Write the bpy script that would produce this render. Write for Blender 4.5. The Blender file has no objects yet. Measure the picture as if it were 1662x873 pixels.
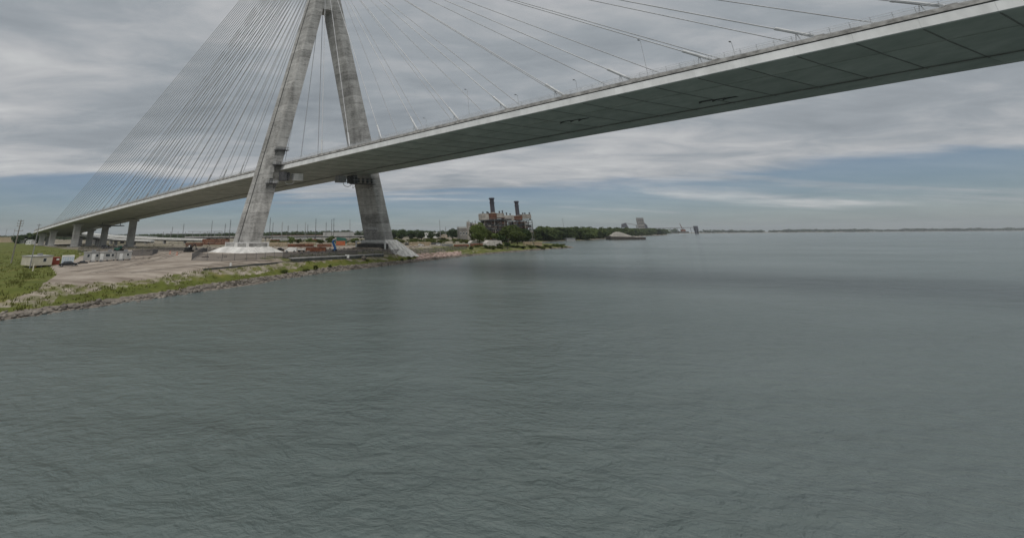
import bpy, math, random
import numpy as np
from mathutils import Vector, Matrix

scene = bpy.context.scene
COL = scene.collection
rnd = random.Random(7)
nrg = np.random.default_rng(7)

# ------------------------------------------------------------------ camera
CAM_Z = 10.229
FPX, PITCH, ROLL = 590.75, 0.26198, -0.00705        # focal length in photo pixels, tilt, roll
PW, PH, PCX, PCY = 1662.0, 873.0, 600.0, 222.0
RR = np.array([1.0, 0.0, 0.0]); UU = np.array([0, -math.sin(PITCH), math.cos(PITCH)]); DD = np.array([0, math.cos(PITCH), math.sin(PITCH)])
R2 = math.cos(ROLL) * RR + math.sin(ROLL) * UU
U2 = -math.sin(ROLL) * RR + math.cos(ROLL) * UU
CAM = np.array([0, 0, CAM_Z])
cd = bpy.data.cameras.new("camera")
cam = bpy.data.objects.new("camera", cd)
COL.objects.link(cam)
cd.sensor_fit = 'HORIZONTAL'; cd.sensor_width = 36.0
cd.lens = 36.0 * FPX / PW
cd.shift_x = (PW / 2 - PCX) / PW
cd.shift_y = -(PH / 2 - PCY) / PW
cd.clip_start = 0.5; cd.clip_end = 60000
m = Matrix(((R2[0], U2[0], -DD[0], 0), (R2[1], U2[1], -DD[1], 0), (R2[2], U2[2], -DD[2], CAM_Z), (0, 0, 0, 1)))
cam.matrix_world = m
scene.camera = cam

# ------------------------------------------------------------------ view, world, sun
scene.view_settings.view_transform = 'Standard'
scene.view_settings.look = 'None'
scene.view_settings.exposure = 0.50
scene.view_settings.gamma = 1.0
scene.cycles.max_bounces = 6
scene.cycles.transparent_max_bounces = 24
SUN_EL, SUN_AZ = math.radians(69), math.radians(190)      # azimuth clockwise from +Y
world = bpy.data.worlds.new("World"); scene.world = world
world.use_nodes = True


def build_world():
    nt = world.node_tree; nt.nodes.clear()
    N = nt.nodes.new; L = nt.links.new

    def M(op, a, b=None, c=None):
        n = N('ShaderNodeMath'); n.operation = op
        for i, v in enumerate((a, b, c)):
            if v is None: continue
            if isinstance(v, (int, float)): n.inputs[i].default_value = v
            else: L(v, n.inputs[i])
        return n.outputs[0]

    def smooth(v, lo, hi):
        n = N('ShaderNodeMapRange'); n.interpolation_type = 'SMOOTHSTEP'
        L(v, n.inputs[0]); n.inputs[1].default_value = lo; n.inputs[2].default_value = hi
        return n.outputs[0]

    def noise(vec, scale, detail, rough, dist=0.0):
        n = N('ShaderNodeTexNoise'); n.inputs['Scale'].default_value = scale
        n.inputs['Detail'].default_value = detail; n.inputs['Roughness'].default_value = rough
        n.inputs['Distortion'].default_value = dist
        L(vec, n.inputs['Vector']); return n.outputs['Fac']

    def mapv(vec, sc, loc=(0, 0, 0), rot=(0, 0, 0)):
        n = N('ShaderNodeMapping'); n.inputs['Scale'].default_value = sc; n.inputs['Location'].default_value = loc
        n.inputs['Rotation'].default_value = rot
        L(vec, n.inputs['Vector']); return n.outputs[0]

    def mix(f, a, b):
        n = N('ShaderNodeMix'); n.data_type = 'RGBA'
        L(f, n.inputs[0])
        for v, k in ((a, 6), (b, 7)):
            if isinstance(v, tuple): n.inputs[k].default_value = (*v, 1)
            else: L(v, n.inputs[k])
        return n.outputs[2]

    sky = N('ShaderNodeTexSky'); sky.sky_type = 'NISHITA'; sky.sun_disc = False
    sky.sun_elevation = SUN_EL; sky.sun_rotation = SUN_AZ
    sky.dust_density = 0.6; sky.air_density = 1.0; sky.ozone_density = 3.0
    bg1 = N('ShaderNodeBackground'); bg1.inputs[1].default_value = 0.04
    tint = N('ShaderNodeMix'); tint.data_type = 'RGBA'; tint.blend_type = 'MULTIPLY'; tint.inputs[0].default_value = 1.0
    L(sky.outputs[0], tint.inputs[6]); tint.inputs[7].default_value = (0.76, 0.89, 1.02, 1)      # clear, slightly hazy blue
    L(tint.outputs[2], bg1.inputs[0])
    tc = N('ShaderNodeTexCoord'); sep = N('ShaderNodeSeparateXYZ'); L(tc.outputs['Generated'], sep.inputs[0])
    x, y, z = sep.outputs
    zz = M('MAXIMUM', z, 0.0)
    den = M('ADD', zz, 0.10)
    comb = N('ShaderNodeCombineXYZ')
    L(M('DIVIDE', x, den), comb.inputs[0]); L(M('DIVIDE', y, den), comb.inputs[1]); comb.inputs[2].default_value = 0.0
    uv = comb.outputs[0]
    # a flat cloud deck seen in perspective, drawn out in rows by the wind
    n1 = noise(mapv(uv, (0.42, 0.85, 1), (3.1, 1.7, 0), (0, 0, 0.15)), 1.0, 7, 0.50, 0.5)
    n2 = noise(mapv(uv, (1.5, 3.0, 1), (0.4, 5.2, 0), (0, 0, -0.08)), 1.0, 10, 0.62, 0.5)
    n3 = noise(mapv(uv, (0.16, 0.22, 1), (7.7, 2.1, 0)), 1.0, 3, 0.5)
    sh = M('ADD', M('ADD', M('MULTIPLY', n1, 0.52), M('MULTIPLY', n2, 0.36)), M('MULTIPLY', n3, 0.25))
    ramp = N('ShaderNodeValToRGB'); L(sh, ramp.inputs[0])
    cr = ramp.color_ramp
    cr.elements[0].position = 0.36; cr.elements[0].color = (0.19, 0.215, 0.24, 1)
    cr.elements[1].position = 0.70; cr.elements[1].color = (0.53, 0.54, 0.54, 1)
    e = cr.elements.new(0.50); e.color = (0.285, 0.312, 0.338, 1)
    e = cr.elements.new(0.60); e.color = (0.41, 0.42, 0.435, 1)
    bg2 = N('ShaderNodeBackground'); L(ramp.outputs[0], bg2.inputs[0]); bg2.inputs[1].default_value = 0.80
    # the deck frays out towards the horizon, leaving blue gaps and streaks
    thr = smooth(z, 0.075, 0.175)
    n4 = noise(mapv(uv, (0.22, 0.9, 1), (2.3, 4.1, 0), (0, 0, 0.05)), 1.0, 8, 0.6, 0.6)
    low = M('MULTIPLY', M('SUBTRACT', 1.0, smooth(z, 0.0, 0.03)), 0.02)
    cover = smooth(M('ADD', M('ADD', n4, low), M('MULTIPLY', thr, 0.45)), 0.53, 0.74)
    veil = M('ADD', M('MULTIPLY', cover, 0.77), 0.23)
    ms = N('ShaderNodeMixShader'); L(veil, ms.inputs[0]); L(bg1.outputs[0], ms.inputs[1]); L(bg2.outputs[0], ms.inputs[2])
    out = N('ShaderNodeOutputWorld'); L(ms.outputs[0], out.inputs[0])


build_world()
sd = bpy.data.lights.new("sun", 'SUN'); sun = bpy.data.objects.new("sun", sd); COL.objects.link(sun)
sd.energy = 1.5; sd.angle = math.radians(60); sd.color = (1.0, 0.96, 0.9)
sv = Vector((math.sin(SUN_AZ) * math.cos(SUN_EL), math.cos(SUN_AZ) * math.cos(SUN_EL), math.sin(SUN_EL)))
sun.rotation_euler = sv.to_track_quat('Z', 'Y').to_euler()


# ------------------------------------------------------------------ materials
def pm(name, c1, c2, scale=1.0, rough=0.7, bump=0.0, detail=5, stretch=(1, 1, 1), rand=0.0, metal=0.0, lo=0.35, hi=0.65, spec=0.4):
    mt = bpy.data.materials.new(name); mt.use_nodes = True
    nt = mt.node_tree; b = nt.nodes['Principled BSDF']; N = nt.nodes.new; L = nt.links.new
    tc = N('ShaderNodeTexCoord'); mp = N('ShaderNodeMapping'); mp.inputs['Scale'].default_value = stretch
    L(tc.outputs['Object'], mp.inputs[0])
    n = N('ShaderNodeTexNoise'); n.inputs['Scale'].default_value = scale; n.inputs['Detail'].default_value = detail
    n.inputs['Roughness'].default_value = 0.6
    L(mp.outputs[0], n.inputs['Vector'])
    r = N('ShaderNodeValToRGB'); L(n.outputs['Fac'], r.inputs[0])
    r.color_ramp.elements[0].position = lo; r.color_ramp.elements[0].color = (*c1, 1)
    r.color_ramp.elements[1].position = hi; r.color_ramp.elements[1].color = (*c2, 1)
    col = r.outputs[0]
    if rand:
        oi = N('ShaderNodeObjectInfo'); hs = N('ShaderNodeHueSaturation')
        mr = N('ShaderNodeMapRange'); L(oi.outputs['Random'], mr.inputs[0]); mr.inputs[3].default_value = 1 - rand; mr.inputs[4].default_value = 1 + rand
        L(mr.outputs[0], hs.inputs['Value']); L(col, hs.inputs['Color']); col = hs.outputs[0]
    L(col, b.inputs['Base Color'])
    b.inputs['Roughness'].default_value = rough; b.inputs['Metallic'].default_value = metal
    b.inputs['Specular IOR Level'].default_value = spec
    if bump:
        bp = N('ShaderNodeBump'); bp.inputs['Strength'].default_value = bump; bp.inputs['Distance'].default_value = 0.1
        L(n.outputs['Fac'], bp.inputs['Height']); L(bp.outputs[0], b.inputs['Normal'])
    return mt


def mesh_mat(name, c, opacity):
    mt = pm(name, c, tuple(v * 1.15 for v in c), 0.6)
    nt = mt.node_tree; b = nt.nodes['Principled BSDF']
    t = nt.nodes.new('ShaderNodeBsdfTransparent'); mx = nt.nodes.new('ShaderNodeMixShader'); mx.inputs[0].default_value = opacity
    nt.links.new(t.outputs[0], mx.inputs[1]); nt.links.new(b.outputs[0], mx.inputs[2])
    nt.links.new(mx.outputs[0], nt.nodes['Material Output'].inputs[0])
    return mt


def concrete_tower():
    mt = bpy.data.materials.new('tower_concrete'); mt.use_nodes = True
    nt = mt.node_tree; b = nt.nodes['Principled BSDF']; N = nt.nodes.new; L = nt.links.new
    tc = N('ShaderNodeTexCoord')

    def nz(st, sc, d, ro=0.6):
        mp = N('ShaderNodeMapping'); mp.inputs['Scale'].default_value = st; L(tc.outputs['Object'], mp.inputs[0])
        n = N('ShaderNodeTexNoise'); n.inputs['Scale'].default_value = sc; n.inputs['Detail'].default_value = d; n.inputs['Roughness'].default_value = ro
        L(mp.outputs[0], n.inputs['Vector']); return n.outputs['Fac']
    a = nz((0.22, 0.22, 1.0), 0.7, 6)            # pour lines
    c = nz((1, 1, 0.12), 0.35, 5)                # run-off streaks
    d = nz((1, 1, 1), 0.10, 4)                   # damp patches
    e = nz((0.5, 0.5, 1.2), 1.6, 5, 0.7)         # mottling

    def M(op, p, q):
        n = N('ShaderNodeMath'); n.operation = op
        for i, v in enumerate((p, q)):
            if isinstance(v, (int, float)): n.inputs[i].default_value = v
            else: L(v, n.inputs[i])
        return n.outputs[0]
    s = M('ADD', M('ADD', M('MULTIPLY', a, 0.24), M('MULTIPLY', c, 0.27)), M('ADD', M('MULTIPLY', d, 0.28), M('MULTIPLY', e, 0.28)))
    r = N('ShaderNodeValToRGB'); L(s, r.inputs[0]); cr = r.color_ramp
    cr.elements[0].position = 0.43; cr.elements[0].color = (0.20, 0.198, 0.188, 1)
    cr.elements[1].position = 0.64; cr.elements[1].color = (0.55, 0.545, 0.525, 1)
    x = cr.elements.new(0.53); x.color = (0.385, 0.38, 0.365, 1)
    oi = N('ShaderNodeObjectInfo'); mr = N('ShaderNodeMapRange'); L(oi.outputs['Random'], mr.inputs[0]); mr.inputs[3].default_value = 0.82; mr.inputs[4].default_value = 1.14
    hs = N('ShaderNodeHueSaturation'); L(mr.outputs[0], hs.inputs['Value']); L(r.outputs[0], hs.inputs['Color'])
    L(hs.outputs[0], b.inputs['Base Color']); b.inputs['Roughness'].default_value = 0.85; b.inputs['Specular IOR Level'].default_value = 0.25
    bp = N('ShaderNodeBump'); bp.inputs['Strength'].default_value = 0.35; bp.inputs['Distance'].default_value = 0.15
    L(s, bp.inputs['Height']); L(bp.outputs[0], b.inputs['Normal'])
    return mt


def ground_mat():
    mt = bpy.data.materials.new('ground_cover'); mt.use_nodes = True
    nt = mt.node_tree; b = nt.nodes['Principled BSDF']; N = nt.nodes.new; L = nt.links.new
    tc = N('ShaderNodeTexCoord'); at = N('ShaderNodeVertexColor'); at.layer_name = 'zone'
    sp = N('ShaderNodeSeparateColor'); L(at.outputs[0], sp.inputs[0])

    def nz(sc, d, st=(1, 1, 1)):
        mp = N('ShaderNodeMapping'); mp.inputs['Scale'].default_value = st; L(tc.outputs['Object'], mp.inputs[0])
        n = N('ShaderNodeTexNoise'); n.inputs['Scale'].default_value = sc; n.inputs['Detail'].default_value = d; n.inputs['Roughness'].default_value = 0.65
        L(mp.outputs[0], n.inputs['Vector']); return n.outputs['Fac']

    def ramp(f, *els):
        r = N('ShaderNodeValToRGB'); L(f, r.inputs[0]); cr = r.color_ramp
        cr.elements[0].position, cr.elements[0].color = els[0][0], (*els[0][1], 1)
        cr.elements[1].position, cr.elements[1].color = els[-1][0], (*els[-1][1], 1)
        for p, c in els[1:-1]:
            x = cr.elements.new(p); x.color = (*c, 1)
        return r.outputs[0]

    def mix(f, a, c):
        n = N('ShaderNodeMix'); n.data_type = 'RGBA'; L(f, n.inputs[0]); L(a, n.inputs[6]); L(c, n.inputs[7]); return n.outputs[2]
    fine = nz(1.6, 6); mid = nz(0.11, 5); tracks = nz(0.5, 4, (0.08, 1, 1))
    grav = ramp(mid, (0.3, (0.16, 0.13, 0.105)), (0.5, (0.28, 0.24, 0.20)), (0.70, (0.43, 0.385, 0.335)))
    grav2 = ramp(tracks, (0.40, (0.13, 0.105, 0.085)), (0.60, (0.42, 0.375, 0.325)))
    mm = N('ShaderNodeMix'); mm.data_type = 'RGBA'; mm.inputs[0].default_value = 0.4; L(grav, mm.inputs[6]); L(grav2, mm.inputs[7])
    grass = ramp(nz(0.16, 6), (0.28, (0.060, 0.066, 0.018)), (0.48, (0.095, 0.112, 0.024)), (0.6, (0.125, 0.13, 0.035)), (0.74, (0.20, 0.165, 0.075)))
    far = ramp(nz(0.012, 6), (0.36, (0.07, 0.075, 0.035)), (0.50, (0.20, 0.175, 0.13)), (0.64, (0.33, 0.30, 0.26)))
    rock = ramp(nz(0.9, 5), (0.35, (0.09, 0.08, 0.068)), (0.65, (0.24, 0.21, 0.18)))
    n_edge = nz(0.35, 5)

    def soft(ch):
        a = N('ShaderNodeMath'); a.operation = 'ADD'; L(ch, a.inputs[0]); L(n_edge, a.inputs[1])
        r = N('ShaderNodeMapRange'); r.interpolation_type = 'SMOOTHSTEP'; L(a.outputs[0], r.inputs[0]); r.inputs[1].default_value = 0.85; r.inputs[2].default_value = 1.15
        return r.outputs[0]
    c = mix(soft(sp.outputs[2]), mm.outputs[2], far)
    c = mix(soft(sp.outputs[0]), c, grass)
    c = mix(soft(sp.outputs[1]), c, rock)
    L(c, b.inputs['Base Color']); b.inputs['Roughness'].default_value = 0.95; b.inputs['Specular IOR Level'].default_value = 0.15
    bp = N('ShaderNodeBump'); bp.inputs['Strength'].default_value = 0.5; bp.inputs['Distance'].default_value = 0.2
    L(fine, bp.inputs['Height']); L(bp.outputs[0], b.inputs['Normal'])
    return mt


def water_mat():
    mt = bpy.data.materials.new('river_water'); mt.use_nodes = True
    nt = mt.node_tree; b = nt.nodes['Principled BSDF']; N = nt.nodes.new; L = nt.links.new
    tc = N('ShaderNodeTexCoord')

    def nz(sc, d, st=(1, 1, 1), rot=0.0, dist=0.0):
        mp = N('ShaderNodeMapping'); mp.inputs['Scale'].default_value = st; mp.inputs['Rotation'].default_value = (0, 0, rot); L(tc.outputs['Object'], mp.inputs[0])
        n = N('ShaderNodeTexNoise'); n.inputs['Scale'].default_value = sc; n.inputs['Detail'].default_value = d; n.inputs['Roughness'].default_value = 0.6
        n.inputs['Distortion'].default_value = dist
        L(mp.outputs[0], n.inputs['Vector']); return n.outputs['Fac']

    def M(op, p, q):
        n = N('ShaderNodeMath'); n.operation = op
        for i, v in enumerate((p, q)):
            if isinstance(v, (int, float)): n.inputs[i].default_value = v
            else: L(v, n.inputs[i])
        return n.outputs[0]
    gust = nz(0.02, 5, (0.35, 1.3, 1), 0.15, 0.6)          # wind lanes and calmer streaks
    big = nz(0.055, 4, (0.6, 1.2, 1), 0.25, 0.4); midw = nz(0.22, 4, (0.65, 1.25, 1), 0.35, 0.5); small = nz(0.75, 6, (0.7, 1.3, 1), 0.2, 0.8); tiny = nz(2.6, 4, (0.8, 1.25, 1), 0.35, 0.5)
    hgt = M('ADD', M('ADD', M('MULTIPLY', big, 3.2), M('MULTIPLY', midw, 1.9)), M('ADD', M('MULTIPLY', small, 0.95), M('MULTIPLY', tiny, 0.30)))
    bp = N('ShaderNodeBump'); bp.inputs['Strength'].default_value = 0.85; bp.inputs['Distance'].default_value = 1.0
    st_ = N('ShaderNodeMapRange'); L(gust, st_.inputs[0]); st_.inputs[1].default_value = 0.35; st_.inputs[2].default_value = 0.65; st_.inputs[3].default_value = 0.45; st_.inputs[4].default_value = 1.0
    L(st_.outputs[0], bp.inputs['Strength'])
    L(hgt, bp.inputs['Height']); L(bp.outputs[0], b.inputs['Normal'])
    r = N('ShaderNodeValToRGB'); L(nz(0.012, 5, (0.5, 1.4, 1), 0.2), r.inputs[0])
    r.color_ramp.elements[0].position = 0.35; r.color_ramp.elements[0].color = (0.095, 0.122, 0.118, 1)
    r.color_ramp.elements[1].position = 0.68; r.color_ramp.elements[1].color = (0.140, 0.170, 0.166, 1)
    L(r.outputs[0], b.inputs['Base Color'])
    b.inputs['Roughness'].default_value = 0.16; b.inputs['IOR'].default_value = 1.33; b.inputs['Specular IOR Level'].default_value = 0.5
    return mt


def leaf_mat(name, dark, light, scale=0.35):
    mt = pm(name, dark, light, scale, 0.8, detail=6, rand=0.34, lo=0.3, hi=0.7, spec=0.15)
    nt = mt.node_tree; b = nt.nodes['Principled BSDF']; t = nt.nodes.new('ShaderNodeBsdfTranslucent'); mx = nt.nodes.new('ShaderNodeMixShader'); mx.inputs[0].default_value = 0.4
    nt.links.new(b.inputs['Base Color'].links[0].from_socket, t.inputs['Color'])        # light passes through leaves
    nt.links.new(b.outputs[0], mx.inputs[1]); nt.links.new(t.outputs[0], mx.inputs[2]); nt.links.new(mx.outputs[0], nt.nodes['Material Output'].inputs[0])
    return mt


MT = {}
MT['tower'] = concrete_tower()
MT['ground'] = ground_mat()
MT['water'] = water_mat()
MT['groove'] = pm('groove_dark', (0.05, 0.05, 0.05), (0.10, 0.10, 0.095), 0.5, 0.9)
MT['earth'] = pm('site_earth', (0.14, 0.115, 0.09), (0.31, 0.275, 0.23), 0.5, 0.95, 0.4)
MT['plinth'] = pm('pale_concrete', (0.44, 0.435, 0.42), (0.70, 0.69, 0.665), 0.22, 0.85, 0.3, 7, (1, 1, 0.6), rand=0.08)
MT['whiteframe'] = pm('white_boards', (0.58, 0.58, 0.57), (0.78, 0.78, 0.77), 0.8, 0.8)
MT['pier'] = pm('pier_concrete', (0.25, 0.247, 0.24), (0.44, 0.435, 0.425), 0.25, 0.85, 0.2, 6, (1, 1, 0.35), rand=0.08)
MT['soffit'] = pm('soffit_concrete', (0.35, 0.39, 0.355), (0.46, 0.495, 0.455), 0.22, 0.85, 0.1, 6, rand=0.07)  # green tint stands in for light bounced up from the river
MT['soffit_dark'] = pm('soffit_seam', (0.16, 0.165, 0.15), (0.24, 0.245, 0.225), 0.4, 0.85)
MT['stain'] = pm('leg_stain', (0.07, 0.068, 0.06), (0.21, 0.205, 0.19), 0.4, 0.9)
MT['beam'] = pm('girder_dark', (0.055, 0.06, 0.055), (0.10, 0.105, 0.10), 0.5, 0.8)
MT['fascia'] = pm('fascia_paint', (0.62, 0.63, 0.62), (0.80, 0.81, 0.80), 0.3, 0.6, 0.0, 5, (1, 1, 0.3), rand=0.03)
MT['barrier'] = pm('barrier_concrete', (0.20, 0.195, 0.185), (0.46, 0.45, 0.43), 0.7, 0.9, 0.3)
MT['asphalt'] = pm('asphalt', (0.045, 0.045, 0.047), (0.07, 0.07, 0.07), 0.8, 0.9, 0.2)
MT['cable'] = pm('cable_sheath', (0.52, 0.53, 0.545), (0.66, 0.67, 0.68), 0.1, 0.5)
MT['sleeve'] = pm('sleeve_paint', (0.52, 0.535, 0.545), (0.68, 0.69, 0.70), 0.5, 0.45)
MT['rail'] = pm('rail_galvanised', (0.45, 0.47, 0.48), (0.62, 0.63, 0.64), 0.6, 0.5, metal=0.3)
MT['screen'] = mesh_mat('wire_screen', (0.72, 0.73, 0.74), 0.42)
MT['fence_mesh'] = mesh_mat('chain_link', (0.11, 0.11, 0.115), 0.46)
MT['fence_dark'] = mesh_mat('dark_windscreen', (0.045, 0.047, 0.052), 0.72)
MT['fence_post'] = pm('fence_steel', (0.08, 0.08, 0.085), (0.14, 0.14, 0.145), 2, 0.6)
MT['steel'] = pm('dark_steel', (0.05, 0.052, 0.055), (0.11, 0.11, 0.115), 1.2, 0.6)
MT['steelgrey'] = pm('grey_steel', (0.19, 0.195, 0.2), (0.33, 0.335, 0.34), 0.8, 0.55)
MT['rust'] = pm('rusty_steel', (0.115, 0.042, 0.024), (0.24, 0.10, 0.055), 0.8, 0.85, 0.2, rand=0.25)
MT['rustred'] = pm('red_container', (0.17, 0.035, 0.022), (0.27, 0.065, 0.04), 0.6, 0.7, rand=0.1)
MT['orange'] = pm('orange_container', (0.42, 0.12, 0.05), (0.55, 0.18, 0.09), 0.6, 0.7)
MT['tan'] = pm('tan_timber', (0.34, 0.26, 0.17), (0.52, 0.43, 0.31), 0.7, 0.85, rand=0.15)
MT['white'] = pm('white_paint', (0.62, 0.62, 0.60), (0.80, 0.80, 0.78), 0.5, 0.6, rand=0.04)
MT['canvas'] = pm('tent_canvas', (0.44, 0.41, 0.38), (0.60, 0.57, 0.53), 0.4, 0.8)
MT['cream'] = pm('cream_siding', (0.50, 0.46, 0.37), (0.64, 0.60, 0.50), 0.5, 0.7)
MT['greysiding'] = pm('grey_siding', (0.34, 0.34, 0.33), (0.47, 0.47, 0.45), 0.5, 0.7, rand=0.06)
MT['roofgrey'] = pm('roof_grey', (0.26, 0.26, 0.26), (0.40, 0.40, 0.39), 0.5, 0.7, rand=0.1)
MT['bluepanel'] = pm('pale_blue_panel', (0.42, 0.52, 0.60), (0.60, 0.68, 0.74), 0.9, 0.6)
MT['glass'] = pm('window_glass', (0.02, 0.025, 0.03), (0.06, 0.07, 0.08), 2, 0.12, spec=0.6)
MT['carblack'] = pm('black_car_paint', (0.008, 0.009, 0.012), (0.016, 0.017, 0.02), 1, 0.25, spec=0.6)
MT['rubber'] = pm('tyre_rubber', (0.012, 0.012, 0.012), (0.03, 0.03, 0.03), 3, 0.9)
MT['chrome'] = pm('wheel_alloy', (0.3, 0.3, 0.31), (0.45, 0.45, 0.46), 3, 0.35, metal=0.7)
MT['yellow'] = pm('yellow_paint', (0.55, 0.36, 0.03), (0.68, 0.46, 0.06), 2, 0.6)
MT['blue'] = pm('blue_paint', (0.012, 0.07, 0.20), (0.03, 0.13, 0.32), 1, 0.45)
MT['greenm'] = pm('green_paint', (0.012, 0.07, 0.05), (0.03, 0.13, 0.095), 1, 0.6)
MT['wood'] = pm('weathered_pole', (0.17, 0.155, 0.135), (0.30, 0.28, 0.25), 1.2, 0.9, 0.2, 6, (1, 1, 0.2))
MT['bark'] = pm('bark', (0.05, 0.04, 0.03), (0.11, 0.09, 0.07), 2, 0.95)
MT['rock'] = pm('riprap_stone', (0.075, 0.066, 0.056), (0.25, 0.225, 0.195), 0.35, 0.9, 0.4)
MT['pinkrock'] = pm('pinkish_stone', (0.24, 0.165, 0.14), (0.48, 0.37, 0.325), 0.6, 0.9, 0.4)
MT['rut'] = mesh_mat('wheel_rut', (0.085, 0.068, 0.055), 0.6)
MT['debris'] = pm('site_debris', (0.10, 0.07, 0.05), (0.46, 0.42, 0.37), 0.08, 0.9, lo=.4, hi=.6)
MT['aggregate'] = pm('crushed_stone', (0.22, 0.207, 0.187), (0.35, 0.33, 0.30), 0.6, 0.95, 0.5)
MT['hull'] = pm('barge_hull', (0.04, 0.036, 0.034), (0.10, 0.085, 0.075), 0.4, 0.8)
MT['stack'] = pm('chimney_shell', (0.045, 0.045, 0.058), (0.085, 0.085, 0.105), 0.3, 0.7, 0.0, 5, (1, 1, 0.3))
MT['siloskin'] = pm('silo_skin', (0.15, 0.14, 0.13), (0.27, 0.255, 0.235), 0.1, 0.8)
MT['plantrust'] = pm('plant_rust', (0.085, 0.042, 0.028), (0.21, 0.095, 0.055), 0.5, 0.85, rand=0.25)
MT['casing'] = pm('boiler_casing', (0.24, 0.22, 0.195), (0.42, 0.39, 0.35), 0.3, 0.8, rand=0.15)
MT['leafA'] = leaf_mat('foliage_mid', (0.070, 0.105, 0.028), (0.19, 0.23, 0.075))
MT['leafB'] = leaf_mat('foliage_dark', (0.026, 0.048, 0.018), (0.075, 0.108, 0.036))
MT['leafC'] = leaf_mat('foliage_olive', (0.050, 0.070, 0.014), (0.12, 0.135, 0.035))
MT['leafF'] = leaf_mat('foliage_far', (0.036, 0.058, 0.028), (0.082, 0.108, 0.050), 0.03)
MT['leafW'] = leaf_mat('foliage_wood', (0.040, 0.068, 0.024), (0.14, 0.175, 0.06), 0.05)
MT['grassblade'] = leaf_mat('grass_blades', (0.08, 0.095, 0.022), (0.16, 0.16, 0.05))


# ------------------------------------------------------------------ mesh builder and object helpers
class MB:
    def __init__(s):
        s.v = []; s.f = []

    def poly(s, pts):
        i = len(s.v); s.v += [tuple(p) for p in pts]; s.f.append(tuple(range(i, i + len(pts)))); return s

    def hexa(s, a, b):
        """two loops of equal length joined into a closed solid"""
        n = len(a); i = len(s.v); s.v += [tuple(p) for p in a] + [tuple(p) for p in b]
        s.f.append(tuple(range(i + n - 1, i - 1, -1))); s.f.append(tuple(range(i + n, i + 2 * n)))
        for k in range(n):
            q = (k + 1) % n; s.f.append((i + k, i + q, i + n + q, i + n + k))
        return s

    def box(s, c, d, rz=0.0):
        cx, cy, cz = c; dx, dy, dz = d[0] / 2, d[1] / 2, d[2] / 2
        co, si = math.cos(rz), math.sin(rz)
        q = [(cx + px * dx * co - py * dy * si, cy + px * dx * si + py * dy * co) for px, py in ((-1, -1), (1, -1), (1, 1), (-1, 1))]
        return s.hexa([(x, y, cz - dz) for x, y in q], [(x, y, cz + dz) for x, y in q])

    def tube(s, p, q, r0, r1=None, n=6):
        r1 = r0 if r1 is None else r1
        p = Vector(p); q = Vector(q); d = (q - p)
        if d.length < 1e-6: return s
        d.normalize(); a = d.orthogonal().normalized(); b = d.cross(a)
        A = []; Bq = []
        for k in range(n):
            t = 2 * math.pi * k / n; o = a * math.cos(t) + b * math.sin(t)
            A.append(p + o * r0); Bq.append(q + o * r1)
        return s.hexa(A, Bq)

    def path(s, pts, r, n=6):
        pts = [Vector(p) for p in pts]; i0 = len(s.v)
        for k, p in enumerate(pts):
            d = (pts[min(k + 1, len(pts) - 1)] - pts[max(k - 1, 0)]).normalized(); a = d.cross(Vector((0, 0, 1))).normalized(); b = d.cross(a)
            s.v += [tuple(p + (a * math.cos(2 * math.pi * j / n) + b * math.sin(2 * math.pi * j / n)) * r) for j in range(n)]
        for k in range(len(pts) - 1):
            for j in range(n):
                q = (j + 1) % n; o = i0 + k * n; s.f.append((o + j, o + q, o + n + q, o + n + j))
        return s

    def rings(s, c, prof, n=12):
        """lathe about a vertical axis through c: prof = [(radius, z)...]"""
        for (r0, z0), (r1, z1) in zip(prof, prof[1:]):
            A = [(c[0] + r0 * math.cos(2 * math.pi * k / n), c[1] + r0 * math.sin(2 * math.pi * k / n), c[2] + z0) for k in range(n)]
            Bq = [(c[0] + r1 * math.cos(2 * math.pi * k / n), c[1] + r1 * math.sin(2 * math.pi * k / n), c[2] + z1) for k in range(n)]
            s.hexa(A, Bq)
        return s

    def build(s, name, mat, parent=None, local=False, smooth=False):
        off = Vector((0, 0, 0))
        if parent is not None and not local:
            off = root_loc(parent)
        me = bpy.data.meshes.new(name)
        me.from_pydata([(x - off.x, y - off.y, z - off.z) for x, y, z in s.v], [], s.f)
        me.materials.append(mat)
        if smooth: me.polygons.foreach_set('use_smooth', [True] * len(me.polygons))
        me.update()
        o = bpy.data.objects.new(name, me); COL.objects.link(o)
        if parent is not None: o.parent = parent
        return o


def root_loc(o):
    v = Vector((0, 0, 0))
    while o is not None:
        v += o.location; o = o.parent
    return v


def tag(o, label=None, cat=None, group=None, kind=None):
    for k, v in (('label', label), ('category', cat), ('group', group), ('kind', kind)):
        if v: o[k] = v
    return o


def thing(name, label, cat, loc, rz=0.0, group=None):
    o = bpy.data.objects.new(name, None); COL.objects.link(o)
    o.location = loc; o.rotation_euler = (0, 0, rz); o.empty_display_size = 0.5
    return tag(o, label, cat, group)


def np_mesh(name, V, Fq, mat, kind=None, parent=None):
    me = bpy.data.meshes.new(name)
    V = np.asarray(V, np.float32); Fq = np.asarray(Fq, np.int32); k = Fq.shape[1]
    me.vertices.add(len(V)); me.vertices.foreach_set('co', V.ravel())
    me.loops.add(Fq.size); me.loops.foreach_set('vertex_index', Fq.ravel())
    me.polygons.add(len(Fq)); me.polygons.foreach_set('loop_start', np.arange(0, Fq.size, k, dtype=np.int32))
    me.materials.append(mat); me.update(calc_edges=True); me.validate()
    o = bpy.data.objects.new(name, me); COL.objects.link(o)
    if kind: o['kind'] = kind
    if parent is not None: o.parent = parent
    return o


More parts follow.
